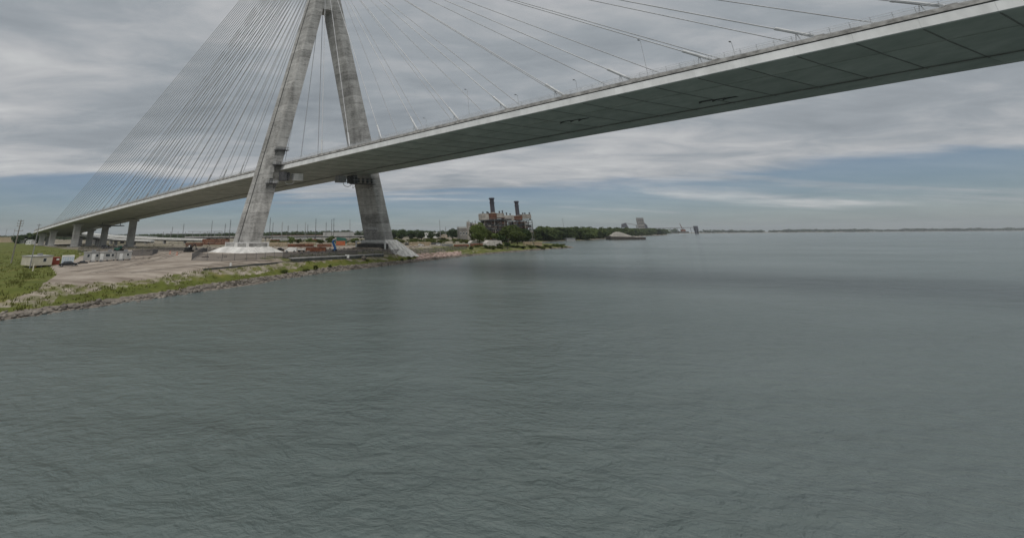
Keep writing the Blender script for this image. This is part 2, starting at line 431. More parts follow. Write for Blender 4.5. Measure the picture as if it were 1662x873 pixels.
def dup(root, loc, rz=None, scale=None, label=None, group=None):
    r = root.copy(); COL.objects.link(r); r.location = loc
    if rz is not None: r.rotation_euler = (0, 0, rz)
    if scale is not None: r.scale = (scale if isinstance(scale, tuple) else (scale,) * 3)
    if label: r['label'] = label
    if group: r['group'] = group
    for ch in list(root.children):
        c = ch.copy(); COL.objects.link(c); c.parent = r
        for g in list(ch.children):
            d = g.copy(); COL.objects.link(d); d.parent = c
    return r


# ------------------------------------------------------------------ terrain
WATER = -2.6
SHORE = np.array([(-700, -500), (-330, -150), (-130, -5), (-72, 42), (-44, 86), (-14, 138), (10, 166), (39, 204), (80, 250), (130, 298), (184, 343), (196, 372),
                  (186, 420), (196, 490), (318, 629), (393, 673), (700, 1050), (1143, 1527), (1560, 1960), (2000, 2700), (2700, 3900), (7000, 4600), (20000, 5200)], float)
LAND = np.vstack([SHORE, [(30000, 40000), (-40000, 40000), (-40000, -500)]])


def vnoise(x, y, seed=0):
    """cheap smooth value noise"""
    xi = np.floor(x).astype(np.int64); yi = np.floor(y).astype(np.int64); fx = x - xi; fy = y - yi
    fx = fx * fx * (3 - 2 * fx); fy = fy * fy * (3 - 2 * fy)

    def hsh(a, b):
        n = (a * 374761393 + b * 668265263 + seed * 1442695041) & 0x7fffffff
        n = ((n ^ (n >> 13)) * 1274126177) & 0x7fffffff
        return ((n ^ (n >> 16)) & 0xffff) / 65535.0
    a = hsh(xi, yi); b = hsh(xi + 1, yi); c = hsh(xi, yi + 1); d = hsh(xi + 1, yi + 1)
    return (a * (1 - fx) + b * fx) * (1 - fy) + (c * (1 - fx) + d * fx) * fy


def shore_dist(x, y):
    x = np.asarray(x, float); y = np.asarray(y, float)
    best = np.full(x.shape, 1e12)
    for (ax, ay), (bx, by) in zip(SHORE[:-1], SHORE[1:]):
        dx, dy = bx - ax, by - ay; t = np.clip(((x - ax) * dx + (y - ay) * dy) / (dx * dx + dy * dy), 0, 1)
        best = np.minimum(best, (x - ax - t * dx) ** 2 + (y - ay - t * dy) ** 2)
    d = np.sqrt(best)
    ins = np.zeros(x.shape, bool)
    P = LAND
    for (ax, ay), (bx, by) in zip(P, np.roll(P, -1, 0)):
        c = ((ay > y) != (by > y))
        with np.errstate(divide='ignore', invalid='ignore'):
            xx = (bx - ax) * (y - ay) / (by - ay if by != ay else 1e-9) + ax
        ins ^= c & (x < xx)
    return np.where(ins, d, -d)


def smooth01(t):
    t = np.clip(t, 0, 1); return t * t * (3 - 2 * t)


def height(x, y, d=None):
    x = np.asarray(x, float); y = np.asarray(y, float)
    if d is None: d = shore_dist(x, y)
    d = d + (vnoise(x / 5, y / 5, 3) - .5) * 2.2 + (vnoise(x / 17, y / 17, 5) - .5) * 3.5
    ax, ay, bx, by = -62, 160, 12, 196
    t = np.clip(((x - ax) * (bx - ax) + (y - ay) * (by - ay)) / ((bx - ax) ** 2 + (by - ay) ** 2), 0, 1)
    ds = np.hypot(x - ax - t * (bx - ax), y - ay - t * (by - ay))
    H = 0.35 + 2.25 * smooth01(1 - (ds - 22) / 65) + 1.0 * np.exp(-(((x + 230) / 80) ** 2 + ((y - 215) / 80) ** 2))
    H = H + (vnoise(x / 40, y / 40, 8) - .5) * .35
    g = np.where(d < 3, d / 3 * .2, .2 + .8 * smooth01((d - 3) / 17))
    h = WATER + (H - WATER) * np.maximum(g, 0)
    return np.where(d < 0, WATER + np.maximum(d * .4, -5), h)


def ray(px, py):
    return DD + R2 * (px - PCX) / FPX - U2 * (py - PCY) / FPX


_ts = np.geomspace(15, 9000, 1500)


def G(px, py):
    """surveyed ground point for a bearing: where a sight line meets the terrain"""
    v = ray(px, py); P = CAM + _ts[:, None] * v
    hh = height(P[:, 0], P[:, 1]); i = np.argmax(P[:, 2] < np.maximum(hh, WATER))
    if P[i, 2] >= hh[i] and i == 0: i = len(P) - 1
    a, b = P[max(i - 1, 0)], P[i]
    za = a[2] - height(a[:1], a[1:2])[0]; zb = b[2] - height(b[:1], b[1:2])[0]
    k = za / (za - zb) if za > zb else 1.0
    q = a + (b - a) * k
    return Vector((q[0], q[1], float(height(q[:1], q[1:2])[0])))


def at(px, py, Y):
    """point on a sight line at a given distance ahead"""
    v = ray(px, py); q = CAM + v * (Y / v[1]); return Vector(q)


def mpp(Y, z=0.0):
    """metres one photo pixel spans at distance Y ahead"""
    return (Y * DD[1] + (z - CAM_Z) * DD[2]) / FPX


def gz(x, y):
    return float(height(np.array([x]), np.array([y]))[0])


def in_poly(x, y, poly):
    ins = np.zeros(x.shape, bool); P = np.array(poly)
    for (ax, ay), (bx, by) in zip(P, np.roll(P, -1, 0)):
        c = ((ay > y) != (by > y)); xx = (bx - ax) * (y - ay) / (by - ay if by != ay else 1e-9) + ax
        ins ^= c & (x < xx)
    return ins


GRASS_POLY = [tuple(G(*q)[:2]) for q in ((-60, 394), (0, 393), (30, 393.5), (50, 396), (75, 400), (110, 404.5), (150, 408.5), (150, 412), (128, 416), (118, 424), (82, 432), (92, 446), (60, 470), (0, 490), (-200, 560), (-200, 420))]
ROAD_POLY = [tuple(G(*q)[:2]) for q in ((95, 441), (84, 434), (110, 428), (205, 424), (262, 408), (306, 408), (312, 424), (460, 424), (475, 425), (330, 438), (300, 443), (240, 452), (100, 462))]


def build_ground():
    th = np.radians(np.concatenate([np.linspace(-180, -64, 60, endpoint=False), np.linspace(-64, 66, 760), np.linspace(66, 180, 60, endpoint=False)[1:]]))
    rr = np.concatenate([[1.0, 8], np.geomspace(16, 900, 330), np.geomspace(930, 15000, 50)])
    T, Rr = np.meshgrid(th, rr); X = Rr * np.sin(T); Y = Rr * np.cos(T)
    d = shore_dist(X, Y); Z = height(X, Y, d)
    nr, nt_ = X.shape
    V = np.stack([X.ravel(), Y.ravel(), Z.ravel()], 1)
    i = np.arange(nr - 1)[:, None] * nt_; j = np.arange(nt_)[None, :]; j2 = (j + 1) % nt_
    Fq = np.stack([(i + j).ravel(), (i + j2).ravel(), (i + nt_ + j2).ravel(), (i + nt_ + j).ravel()], 1)
    o = np_mesh('ground', V, Fq, MT['ground'], 'structure')
    o.data.polygons.foreach_set('use_smooth', [True] * len(o.data.polygons))
    x, y, dd = X.ravel(), Y.ravel(), d.ravel()
    dn = dd + (vnoise(x / 6, y / 6, 11) - .5) * 6
    grass = np.where((dn > 2.0) & (dn < 8.5) & (y < 700), .72, np.where((dn > 2.0) & (dn < 19) & (y < 700), .5, 0.0))
    grass = np.maximum(grass, in_poly(x, y, GRASS_POLY))
    bank = (dn > 3.5) & (dn < 60) & (x > 45) & (y < 600); grass = np.maximum(grass, bank * .6)
    grass = np.where(in_poly(x, y, ROAD_POLY) & (dd > 8), 0, grass)
    rock = ((dd < 4.5)).astype(float)
    far = smooth01((np.hypot(x, y) - 230) / 200)
    me = o.data; ca = me.color_attributes.new('zone', 'FLOAT_COLOR', 'POINT')
    ca.data.foreach_set('color', np.stack([grass, rock, far, np.ones_like(far)], 1).astype(np.float32).ravel())
    return o


ground = build_ground()
wb = MB(); wb.poly([(-15000, -15000, WATER), (15000, -15000, WATER), (15000, 15000, WATER), (-15000, 15000, WATER)])
tag(wb.build('water', MT['water']), kind='structure')

# ------------------------------------------------------------------ bridge frame: s along the deck, t across it
O2 = np.array([-26.426, 186.969]); E1 = np.array([0.86369, -0.64962]); E2 = np.array([1.16964, 0.42837])
MINV = np.linalg.inv(np.stack([E1, E2], 1))


def dk(s): return 40.408 + 0.0489 * s - 4.2609e-5 * s * s if s > -390 else 40.408 + 0.0489 * -390 - 4.2609e-5 * 390 * 390 + 0.06 * (s + 390)


def path(s):
    """plan position and across-vector of the deck centre line: straight, then a bend behind the last piers"""
    if s >= -388:
        return s, 0.0, 0.0
    R = 105.0; a = (-388 - s) / R
    return -388 - R * math.sin(a), R * (1 - math.cos(a)), a


def B(s, t, z):
    ps, pt, a = path(s)
    u = ps + t * math.sin(a) if a else ps
    v = pt + t * math.cos(a) if a else t
    q = O2 + u * E1 + v * E2
    return (q[0], q[1], z)


def st_plane(px, py, s=None, t=None):
    """point where a sight line meets the vertical plane s = const or t = const of the bridge"""
    v = ray(px, py); n = MINV[0] if t is None else MINV[1]; val = s if t is None else t
    k = (val - n @ (CAM[:2] - O2)) / (n @ v[:2]); q = CAM + v * k
    w = MINV @ (q[:2] - O2); return w[0], w[1], q[2]


HW = 18.3
S_START, S_END = -560, 430
ORG = (O2[0], O2[1], 0.0)

# --- tower
tower = thing('bridge_tower', 'tall weathered grey concrete bridge tower with two leaning legs straddling the deck', 'bridge tower', ORG)


def leg_dims(z):
    t = (z - 85) / 66
    return 4.889 - 1.082 * t, 11.07 - 11.156 * t, 15.58 - 10.984 * t


def leg_loop(sd_, z, inset=0.0, ch=0.5):
    h, yi, yo = leg_dims(z); h -= inset; yi += inset; yo -= inset
    pts = [(-h + ch, yi), (h - ch, yi), (h, yi + ch * .6), (h, yo - ch * .6), (h - ch, yo), (-h + ch, yo), (-h, yo - ch * .6), (-h, yi + ch * .6)]
    return [B(s, sd_ * t, z) for s, t in (pts if sd_ < 0 else pts[::-1])]


ZB, ZT, LIFT = 6.6, 146.0, 4.6
for sd_ in (-1, 1):
    leg = MB()
    zz = [ZB]
    while zz[-1] < ZT - 1: zz.append(min(ZT, zz[-1] + LIFT))
    core = leg.hexa(leg_loop(sd_, ZB, .18), leg_loop(sd_, ZT, .18)).build('leg', MT['groove'], tower)
    for z0, z1 in zip(zz, zz[1:]):
        MB().hexa(leg_loop(sd_, z0 + .045), leg_loop(sd_, z1 - .045)).build('concrete_lift', MT['tower'], core)
    if sd_ < 0:   # dark drainage chase down the outer face
        g = MB()
        for z0, z1 in zip(zz, zz[1:]):
            lo, hi = [], []
            for z, lst in ((z0, lo), (z1, hi)):
                h, yi, yo = leg_dims(z)
                for s, t in ((-.30 * h - .28, yo - .1), (-.30 * h + .28, yo - .1), (-.30 * h + .28, yo + .09), (-.30 * h - .28, yo + .09)):
                    lst.append(B(s, -t, z))
            g.hexa(lo, hi)
        g.build('drainage_chase', MT['groove'], core)
cb = MB(); zc0, zc1 = 136.0, 146.0
cb.hexa([B(s, t, zc0) for s, t in ((-3.6, -2.6), (3.6, -2.6), (3.6, 2.6), (-3.6, 2.6))], [B(s, t, zc1) for s, t in ((-3.6, -2.6), (3.6, -2.6), (3.6, 2.6), (-3.6, 2.6))]).build('cross_beam', MT['tower'], tower)
up = MB()
up.hexa([B(s, t, 146.05) for s, t in ((-3.9, -5.3), (3.9, -5.3), (3.9, 5.3), (-3.9, 5.3))], [B(s, t, 226) for s, t in ((-3.2, -3.6), (3.2, -3.6), (3.2, 3.6), (-3.2, 3.6))]).build('upper_shaft', MT['tower'], tower)


def quad_loop(s0, s1, t0, t1, z): return [B(s, t, z) for s, t in ((s0, t0), (s1, t0), (s1, t1), (s0, t1))]


def rough_frustum(q0, q1, n=14, m_=8, amp=.22):
    mb = MB(); c0 = sum((Vector(p) for p in q0), Vector()) / 4; ids = {}
    for side in range(4):
        a0, b0, a1, b1 = (Vector(q) for q in (q0[side], q0[(side + 1) % 4], q1[side], q1[(side + 1) % 4])); base_i = len(mb.v)
        for i in range(n + 1):
            for j in range(m_ + 1):
                u, v_ = i / n, j / m_; p = a0.lerp(b0, u).lerp(a1.lerp(b1, u), v_)
                e = 0 if i in (0, n) or j == m_ else amp
                p += Vector((rnd.uniform(-e, e), rnd.uniform(-e, e), rnd.uniform(-e, e) * .8 + e * .8 * math.sin(u * 25 + side))); mb.v.append(tuple(p))
        for i in range(n):
            for j in range(m_):
                a = base_i + i * (m_ + 1) + j; mb.f.append((a, a + m_ + 1, a + m_ + 2, a + 1))
    return mb.poly([tuple(p) for p in q1])


for sd_ in (-1, 1):
    h, yi, yo = leg_dims(ZB)
    a, b_ = (-yo, -yi) if sd_ < 0 else (yi, yo)
    if sd_ < 0: base = rough_frustum(quad_loop(-h - 9.5, h + 9.0, a - 9.0, b_ + 8.0, 0.3), quad_loop(-h - 2.4, h + 2.4, a - 2.2, b_ + 2.2, 5.0))
    else:
        base = rough_frustum(quad_loop(-h - 5, h + 7.0, a - .8, b_ + 5.5, -.6), quad_loop(-h - .5, h + .6, a - .5, b_ + .6, 7.4))
        mound = rough_frustum(quad_loop(-h - 7, h + 7.0, a - 12, a + 1, 0.0), quad_loop(-h, h + 1.5, a - 4.0, a + .5, 3.8), amp=.3).build('earth_mound', MT['earth'], tower)
    pb = base.build('splayed_footing', MT['plinth'], tower)
    for k in range(4 if sd_ < 0 else 0):       # buttress fins down the slope of the footing
        f = (k + .5) / 4
        for sg in (-1, 1):
            m_ = MB(); tt = a - 2.4 + (b_ - a + 4.8) * f
            m_.hexa([B(sg * (h + 8.6), tt - .5, 0.3), B(sg * (h + 8.6), tt + .5, 0.3), B(sg * (h + 2.3), tt + .5, 0.3), B(sg * (h + 2.3), tt - .5, 0.3)],
                    [B(sg * (h + 7.6), tt - .4, 1.1), B(sg * (h + 7.6), tt + .4, 1.1), B(sg * (h + 2.3), tt + .4, 5.3), B(sg * (h + 2.3), tt - .4, 5.3)])
            m_.build('footing_rib', MT['plinth'], pb)
    if sd_ > 0:
        hb = MB()                     # low pale kerb frame standing on the river side of the footing
        hb.hexa(quad_loop(-h - 1, h + 4.2, a - 3.2, a - 2.8, 6.4), quad_loop(-h - 1, h + 4.2, a - 3.2, a - 2.8, 7.0))
        hb.build('edging_frame', MT['whiteframe'], tower)
        for s_ in (-h - .8, h + 4.0): MB().hexa(quad_loop(s_ - .2, s_ + .2, a - 3.2, a - 2.8, 3.0), quad_loop(s_ - .25, s_ + .25, a - 3.2, a - 2.8, 6.4)).build('edging_frame', MT['whiteframe'], tower)
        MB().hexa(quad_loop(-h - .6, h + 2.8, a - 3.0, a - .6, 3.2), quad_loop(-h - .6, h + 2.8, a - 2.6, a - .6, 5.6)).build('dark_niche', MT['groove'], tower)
        continue
    pl = MB(); pl.hexa(quad_loop(-h - 1.7, h + 1.7, a - 1.6, b_ + 1.6, 4.9), quad_loop(-h - 1.7, h + 1.7, a - 1.6, b_ + 1.6, 7.0))
    po = pl.build('plinth', MT['plinth'], tower)
    S0, S1, T0, T1 = -h - 1.7, h + 1.7, a - 1.6, b_ + 1.6

    def frame(p, q):      # white edging boards round one panel of the plinth between plan points p and q
        v0, v1 = Vector(B(*p, 5.02)), Vector(B(*q, 5.02)); out = Vector((v1.y - v0.y, v0.x - v1.x, 0)).normalized() * .12
        fb = MB()
        for w0, w1 in ((0.0, .045), (.955, 1.0)):
            x0 = v0.lerp(v1, w0); x1 = v0.lerp(v1, w1)
            fb.hexa([x0 - out, x1 - out, x1 + out, x0 + out], [p_ + Vector((0, 0, 2.15)) for p_ in (x0 - out, x1 - out, x1 + out, x0 + out)])
        fb.hexa([x + Vector((0, 0, 1.75)) for x in (v0 - out * .9, v1 - out * .9, v1 + out * .9, v0 + out * .9)], [x + Vector((0, 0, 2.1)) for x in (v0 - out * .9, v1 - out * .9, v1 + out * .9, v0 + out * .9)])
        fb.build('edging_frame', MT['whiteframe'], po)
        MB().hexa([x + Vector((0, 0, .25)) for x in (v0.lerp(v1, .06) - out, v0.lerp(v1, .94) - out, v0.lerp(v1, .94) + out * .3, v0.lerp(v1, .06) + out * .3)],
                  [x + Vector((0, 0, 1.7)) for x in (v0.lerp(v1, .06) - out, v0.lerp(v1, .94) - out, v0.lerp(v1, .94) + out * .3, v0.lerp(v1, .06) + out * .3)]).build('grey_panel', MT['tower'], po)
    sm = (S0 + S1) / 2
    frame((S0, T0), (sm - .6, T0)); frame((sm + .9, T0), (S1, T0))
    frame((S1, T0 + .3), (S1, T1))

# --- deck
deck = thing('bridge_deck', 'long pale cable stayed bridge deck running from the far left piers out over the river', 'bridge', ORG)
PAN = 7.7
ns = int((S_END - S_START) / PAN)
edges = [S_START + i * PAN for i in range(ns + 1)]
STR = [(-HW, -9.55, 0.0, -.3), (-9.25, 9.25, -.34, -.34), (9.55, HW, -.3, 0.0)]
slab = MB(); beamA = {-9.42: MB(), 9.42: MB()}; asphalt = MB(); fascN = []
stuffs = MB(); seam = MB(); drain = MB()
for s0, s1 in zip(edges, edges[1:]):
    z0, z1 = dk(s0), dk(s1); g = .035
    slab.hexa([B(s0, -HW + .4, z0 + .35), B(s0, HW - .4, z0 + .35), B(s0, HW - .4, z0 + 2.35), B(s0, -HW + .4, z0 + 2.35)],
              [B(s1, -HW + .4, z1 + .35), B(s1, HW - .4, z1 + .35), B(s1, HW - .4, z1 + 2.35), B(s1, -HW + .4, z1 + 2.35)])
    asphalt.poly([B(s0, -15.6, z0 + 2.36), B(s1, -15.6, z1 + 2.36), B(s1, 15.6, z1 + 2.36), B(s0, 15.6, z0 + 2.36)])
    for t in (-9.42, 9.42):
        beamA[t].hexa([B(s0, t - .32, z0 - .2), B(s0, t + .32, z0 - .2), B(s0, t + .32, z0 + .5), B(s0, t - .32, z0 + .5)],
                   [B(s1, t - .32, z1 - .2), B(s1, t + .32, z1 - .2), B(s1, t + .32, z1 + .5), B(s1, t - .32, z1 + .5)])
    if -470 < s0 < 215:      # cross girder seam with drip edge, and a drain pipe under the near edge
        seam.hexa([B(s0 - .12, -HW + .5, z0 - .08), B(s0 + .12, -HW + .5, z0 - .08), B(s0 + .12, -9.6, z0 - .36), B(s0 - .12, -9.6, z0 - .36)], [B(s0 - .12, -HW + .5, z0 + .2), B(s0 + .12, -HW + .5, z0 + .2), B(s0 + .12, -9.6, z0 + .2), B(s0 - .12, -9.6, z0 + .2)])
        seam.hexa([B(s0 - .12, -9.2, z0 - .40), B(s0 + .12, -9.2, z0 - .40), B(s0 + .12, 9.2, z0 - .40), B(s0 - .12, 9.2, z0 - .40)], [B(s0 - .12, -9.2, z0), B(s0 + .12, -9.2, z0), B(s0 + .12, 9.2, z0), B(s0 - .12, 9.2, z0)])
        drain.tube(B(s0, 7.2, z0 - .62), B(s1, 7.2, z1 - .62), .16, n=6)
    vis = -470 < s0 < 215
    for (ta, tb, za, zb) in STR:
        A = [B(s0 + g, ta, z0 + za), B(s0 + g, tb, z0 + zb), B(s0 + g, tb, z0 + zb + .5), B(s0 + g, ta, z0 + za + .5)]
        C = [B(s1 - g, ta, z1 + za), B(s1 - g, tb, z1 + zb), B(s1 - g, tb, z1 + zb + .5), B(s1 - g, ta, z1 + za + .5)]
        if vis: MB().hexa(A, C).build('soffit_panel', MT['soffit'], deck)
        else: stuffs.hexa(A, C)
tag(seam.build('cross_seam', MT['soffit_dark'], deck), kind='stuff'); drain.build('drain_pipe', MT['soffit_dark'], deck)
tag(stuffs.build('soffit_panel', MT['soffit'], deck), kind='stuff')
slab.build('deck_slab', MT['beam'], deck); [b_.build('girder_web', MT['beam'], deck) for b_ in beamA.values()]; asphalt.build('road_surface', MT['asphalt'], deck)
LAM = 15.4
fe = [S_START + i * LAM for i in range(int((S_END - S_START) / LAM) + 1)]
for sd_ in (-1, 1):
    bar = MB(); rl = MB(); scn = MB(); posts = MB(); ledge = MB()
    for s0, s1 in zip(fe, fe[1:]):
        fm = MB(); n = 2
        for k in range(n):
            p, q = s0 + (s1 - s0) * k / n + .02, s0 + (s1 - s0) * (k + 1) / n - .0
            z0, z1 = dk(p), dk(q)
            fm.hexa([B(p, sd_ * (HW + .02), z0), B(p, sd_ * (HW + .38), z0 + .12), B(p, sd_ * (HW + .12), z0 + 2.15), B(p, sd_ * (HW - .1), z0 + 2.15)],
                    [B(q, sd_ * (HW + .02), z1), B(q, sd_ * (HW + .38), z1 + .12), B(q, sd_ * (HW + .12), z1 + 2.15), B(q, sd_ * (HW - .1), z1 + 2.15)])
        fm.build('fascia_panel', MT['fascia'], deck)
    for s0, s1 in zip(edges, edges[1:]):
        z0, z1 = dk(s0), dk(s1)
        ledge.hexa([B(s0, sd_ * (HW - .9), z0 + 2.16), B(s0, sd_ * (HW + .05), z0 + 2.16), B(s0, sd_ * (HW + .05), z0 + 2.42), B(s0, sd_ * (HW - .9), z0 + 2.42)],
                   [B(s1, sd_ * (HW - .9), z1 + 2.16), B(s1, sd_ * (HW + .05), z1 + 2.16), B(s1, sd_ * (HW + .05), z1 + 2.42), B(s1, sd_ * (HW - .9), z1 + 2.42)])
        bar.hexa([B(s0, sd_ * (HW - .45), z0 + 2.43), B(s0, sd_ * (HW + .22), z0 + 2.43), B(s0, sd_ * (HW + .12), z0 + 3.35), B(s0, sd_ * (HW - .25), z0 + 3.35)],
                 [B(s1, sd_ * (HW - .45), z1 + 2.43), B(s1, sd_ * (HW + .22), z1 + 2.43), B(s1, sd_ * (HW + .12), z1 + 3.35), B(s1, sd_ * (HW - .25), z1 + 3.35)])
        scn.poly([B(s0, sd_ * (HW - .9), z0 + 3.1), B(s1, sd_ * (HW - .9), z1 + 3.1), B(s1, sd_ * (HW - .9), z1 + 4.5), B(s0, sd_ * (HW - .9), z0 + 4.5)])
        for zz_, r_ in ((5.0, .045), (4.55, .06), (3.75, .05)):
            rl.tube(B(s0, sd_ * (HW - .6), z0 + zz_), B(s1, sd_ * (HW - .6), z1 + zz_), r_, n=4)
        for k in range(3):
            s = s0 + (s1 - s0) * k / 3; posts.tube(B(s, sd_ * (HW - .6), dk(s) + 2.43), B(s, sd_ * (HW - .6), dk(s) + 5.02), .055, n=4)
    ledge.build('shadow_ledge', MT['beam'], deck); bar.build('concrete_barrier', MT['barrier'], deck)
    rl.build('hand_rail', MT['rail'], deck); scn.build('wire_screen', MT['screen'], deck); tag(posts.build('rail_post', MT['rail'], deck), kind='stuff')
# dark open hatches and bolted plates in the underside
for px, py, ln, wd in ((1170, 160, 9, 1.3), (935, 194, 9, .8)):
    v = ray(px, py)
    s, t = 0, 0
    for it in range(30):
        k = (dk(s) - .4 - CAM_Z) / v[2]; q = CAM + v * k; s, t = MINV @ (q[:2] - O2)
    for j, (ds, w_) in enumerate(((-.5, wd), (-.1, wd * .7), (.22, wd * .9))):
        sc_ = s + ds * ln * 0.3 * 2; L_ = ln * .28
        MB().hexa([B(sc_ - L_ / 2, t - w_ / 2 + j * .6, dk(sc_ - L_ / 2) - .40), B(sc_ - L_ / 2, t + w_ / 2 + j * .6, dk(sc_ - L_ / 2) - .40), B(sc_ - L_ / 2, t + w_ / 2 + j * .6, dk(sc_ - L_ / 2) - .1), B(sc_ - L_ / 2, t - w_ / 2 + j * .6, dk(sc_ - L_ / 2) - 1.0)],
                  [B(sc_ + L_ / 2, t - w_ / 2 + j * .6, dk(sc_ + L_ / 2) - .40), B(sc_ + L_ / 2, t + w_ / 2 + j * .6, dk(sc_ + L_ / 2) - .40), B(sc_ + L_ / 2, t + w_ / 2 + j * .6, dk(sc_ + L_ / 2) - .1), B(sc_ + L_ / 2, t - w_ / 2 + j * .6, dk(sc_ + L_ / 2) - .1)]).build('access_hatch', MT['beam'], deck)

# --- stay cables: parts of the bridge
for sg in (1, -1):
    for n in range(2, 28):
        s = sg * (15.4 * n - 1.92) if (sg > 0 or n <= 15) else -(15.4 * 15 - 1.92 + 9.4 * (n - 15))
        zt = 163 + (n - 2) * 2.2
        for tt in (-17.33, 17.33):
            a = Vector(B(s, tt, dk(s) + 3.25)); hh = 3.9 - (zt - 146) / 80 * .7
            b_ = Vector(B(sg * (hh - .3), math.copysign(1.7, tt), zt))
            d = (b_ - a).normalized(); L_ = (b_ - a).length
            # cables hang in a shallow curve
            pts = [a.lerp(b_, k / 8) - Vector((0, 0, 4 * (L_ / 430) ** 2 * 2.6 * (k / 8) * (1 - k / 8))) for k in range(9)]
            cb_ = MB()
            cb_.path(pts, .15 if sg > 0 else .18, 6)
            co = cb_.build('stay_cable', MT['cable'], deck, smooth=True)
            ln = 7.0 if sg > 0 else 5.5
            e = a + d * ln
            MB().path([a, a.lerp(e, .5), e], .36, 8).tube(e, e + d * .6, .40, .36, 8).build('anchor_sleeve', MT['sleeve'], co)
            if s < 210:
                mid = a + d * ln * .58; side = Vector((*E1, 0)).normalized()
                br = MB()
                for w in (-.55, .55): br.tube(mid, Vector((mid.x, mid.y, a.z - .3)) + side * w * .9, .07, n=4)
                br.box(tuple(e + Vector((0, 0, .18))), (.5, .3, .3))
                br.build('sleeve_bracket', MT['steelgrey'], co)
                ab = MB(); q = [Vector(B(s - 1.5, tt - .5, dk(s - 1.5) + 2.5)), Vector(B(s + 1.5, tt - .5, dk(s + 1.5) + 2.5)), Vector(B(s + 1.5, tt + .5, dk(s + 1.5) + 2.5)), Vector(B(s - 1.5, tt + .5, dk(s - 1.5) + 2.5))]
                ab.hexa(q, [q[0].lerp(q[1], .3) + Vector((0, 0, 1.35)), q[1].lerp(q[0], .3) + Vector((0, 0, 1.35)), q[2].lerp(q[3], .3) + Vector((0, 0, 1.35)), q[3].lerp(q[2], .3) + Vector((0, 0, 1.35))])
                ab.build('anchor_block', MT['barrier'], co)

# --- piers under the approach
for px, py, sd_, lab in ((119, 403.5, -1, 'nearest thick grey concrete column under the near edge of the approach deck'),
                         (82, 400, -1, 'second grey concrete column under the near deck edge beside the grass'),
                         (65, 399, -1, 'leftmost grey concrete column where the deck bends away'),
                         (210, 401, 1, 'slim isolated grey concrete column right of the others under the far deck edge'),
                         (166, 400, 1, 'grey concrete column behind the dark vehicle under the far deck edge'),
                         (143, 400, 1, 'partly hidden grey concrete column with a pale cap between two others')):
    s, t, z = st_plane(px, py, t=sd_ * 12)
    dz = dk(s) - 1.2; bx, by, _ = B(s, sd_ * 12, 0); g0 = gz(bx, by) - .4
    pr = thing('bridge_pier', lab, 'bridge pier', (bx, by, g0), group='piers under the approach')
    cap = MB(); cap.hexa(quad_loop(s - 3.0, s + 3.0, sd_ * 12 - 2.6, sd_ * 12 + 2.6, dz - 1.6), quad_loop(s - 3.2, s + 3.2, sd_ * 12 - 3.2, sd_ * 12 + 3.2, dz - .02))
    nl = 5
    for k in range(nl):
        za, zb = g0 + (dz - 1.6 - g0) * k / nl, g0 + (dz - 1.6 - g0) * (k + 1) / nl - .04
        MB().hexa(quad_loop(s - 2.3, s + 2.3, sd_ * 12 - 1.9, sd_ * 12 + 1.9, za), quad_loop(s - 2.3, s + 2.3, sd_ * 12 - 1.9, sd_ * 12 + 1.9, zb)).build('concrete_lift', MT['pier'], pr)
    cap.build('pier_cap', MT['pier'], pr)
    MB().hexa(quad_loop(s - 4, s + 4, sd_ * 12 - 3.6, sd_ * 12 + 3.6, g0), quad_loop(s - 4, s + 4, sd_ * 12 - 3.6, sd_ * 12 + 3.6, g0 + 1.1)).build('footing', MT['pier'], pr)
for i, s in enumerate((-440, -490, -535)):
    for tt, w in ((-11, 'outer'), (11, 'inner')):
        x, y, _ = B(s, tt, 0); g0 = gz(x, y) - .4; dz = dk(s) - 1.2
        pr = thing('bridge_pier', ['first', 'second', 'last'][i] + ' far ' + w + ' grey column half hidden at the bend of the approach', 'bridge pier', (x, y, g0), group='hidden piers at the bend')
        MB().box((x, y, (g0 + dz - 1.5) / 2), (4.2, 4.2, dz - 1.5 - g0), .4).build('column', MT['pier'], pr)
        MB().box((x, y, dz - .76), (6.5, 6.5, 1.45), .4).build('pier_cap', MT['pier'], pr)


# --- working platforms hung on the tower
def platform(name, label, c, L_, W_, hgt, mat, posts=5, group=None, roof=False):
    r = thing(name, label, 'platform', c, group=group)
    x, y, z = c
    dx = Vector((*E2, 0)).normalized(); dy = Vector((*E1, 0)).normalized()

    def P(a, b, h): return Vector(c) + dx * a * L_ / 2 + dy * b * W_ / 2 + Vector((0, 0, h))
    MB().hexa([P(-1, -1, -.15), P(1, -1, -.15), P(1, 1, -.15), P(-1, 1, -.15)], [P(-1, -1, .12), P(1, -1, .12), P(1, 1, .12), P(-1, 1, .12)]).build('floor', mat, r)
    g = MB(); ps = MB()
    for h in (hgt * .5, hgt):
        for a0, b0, a1, b1 in ((-1, 1, 1, 1), (-1, -1, -1, 1), (1, -1, 1, 1)): g.tube(P(a0, b0, h), P(a1, b1, h), .07, n=4)
    g.build('guard_rail', MT['rail'], r)
    for k in range(posts):
        a = -1 + 2 * k / (posts - 1); MB().tube(P(a, 1, .12), P(a, 1, hgt), .06, n=4).build('post', MT['rail'], r)
    for a in (-.7, .7): MB().tube(P(a, -.9, -.1), P(a, -1, -2.2), .12, n=4).tube(P(a, .9, -.1), P(a, -1, -2.2), .1, n=4).build('bracket', MT['steel'], r)
    if roof:
        MB().hexa([P(-1, -1, hgt + .3), P(1, -1, hgt + .3), P(1, 1, hgt + .3), P(-1, 1, hgt + .3)], [P(-1, -1, hgt + .36), P(1, -1, hgt + .36), P(1, 1, hgt + .36), P(-1, 1, hgt + .36)]).build('roof_sheet', MT['white'], r)
    return r


def on_leg(px, py, out=1.2):
    # point on the river face of a tower leg
    z = CAM_Z
    s = 5.0
    for _ in range(6):
        w = st_plane(px, py, s=s); s = leg_dims(w[2])[0] + out
    return Vector(B(s, w[1], w[2]))


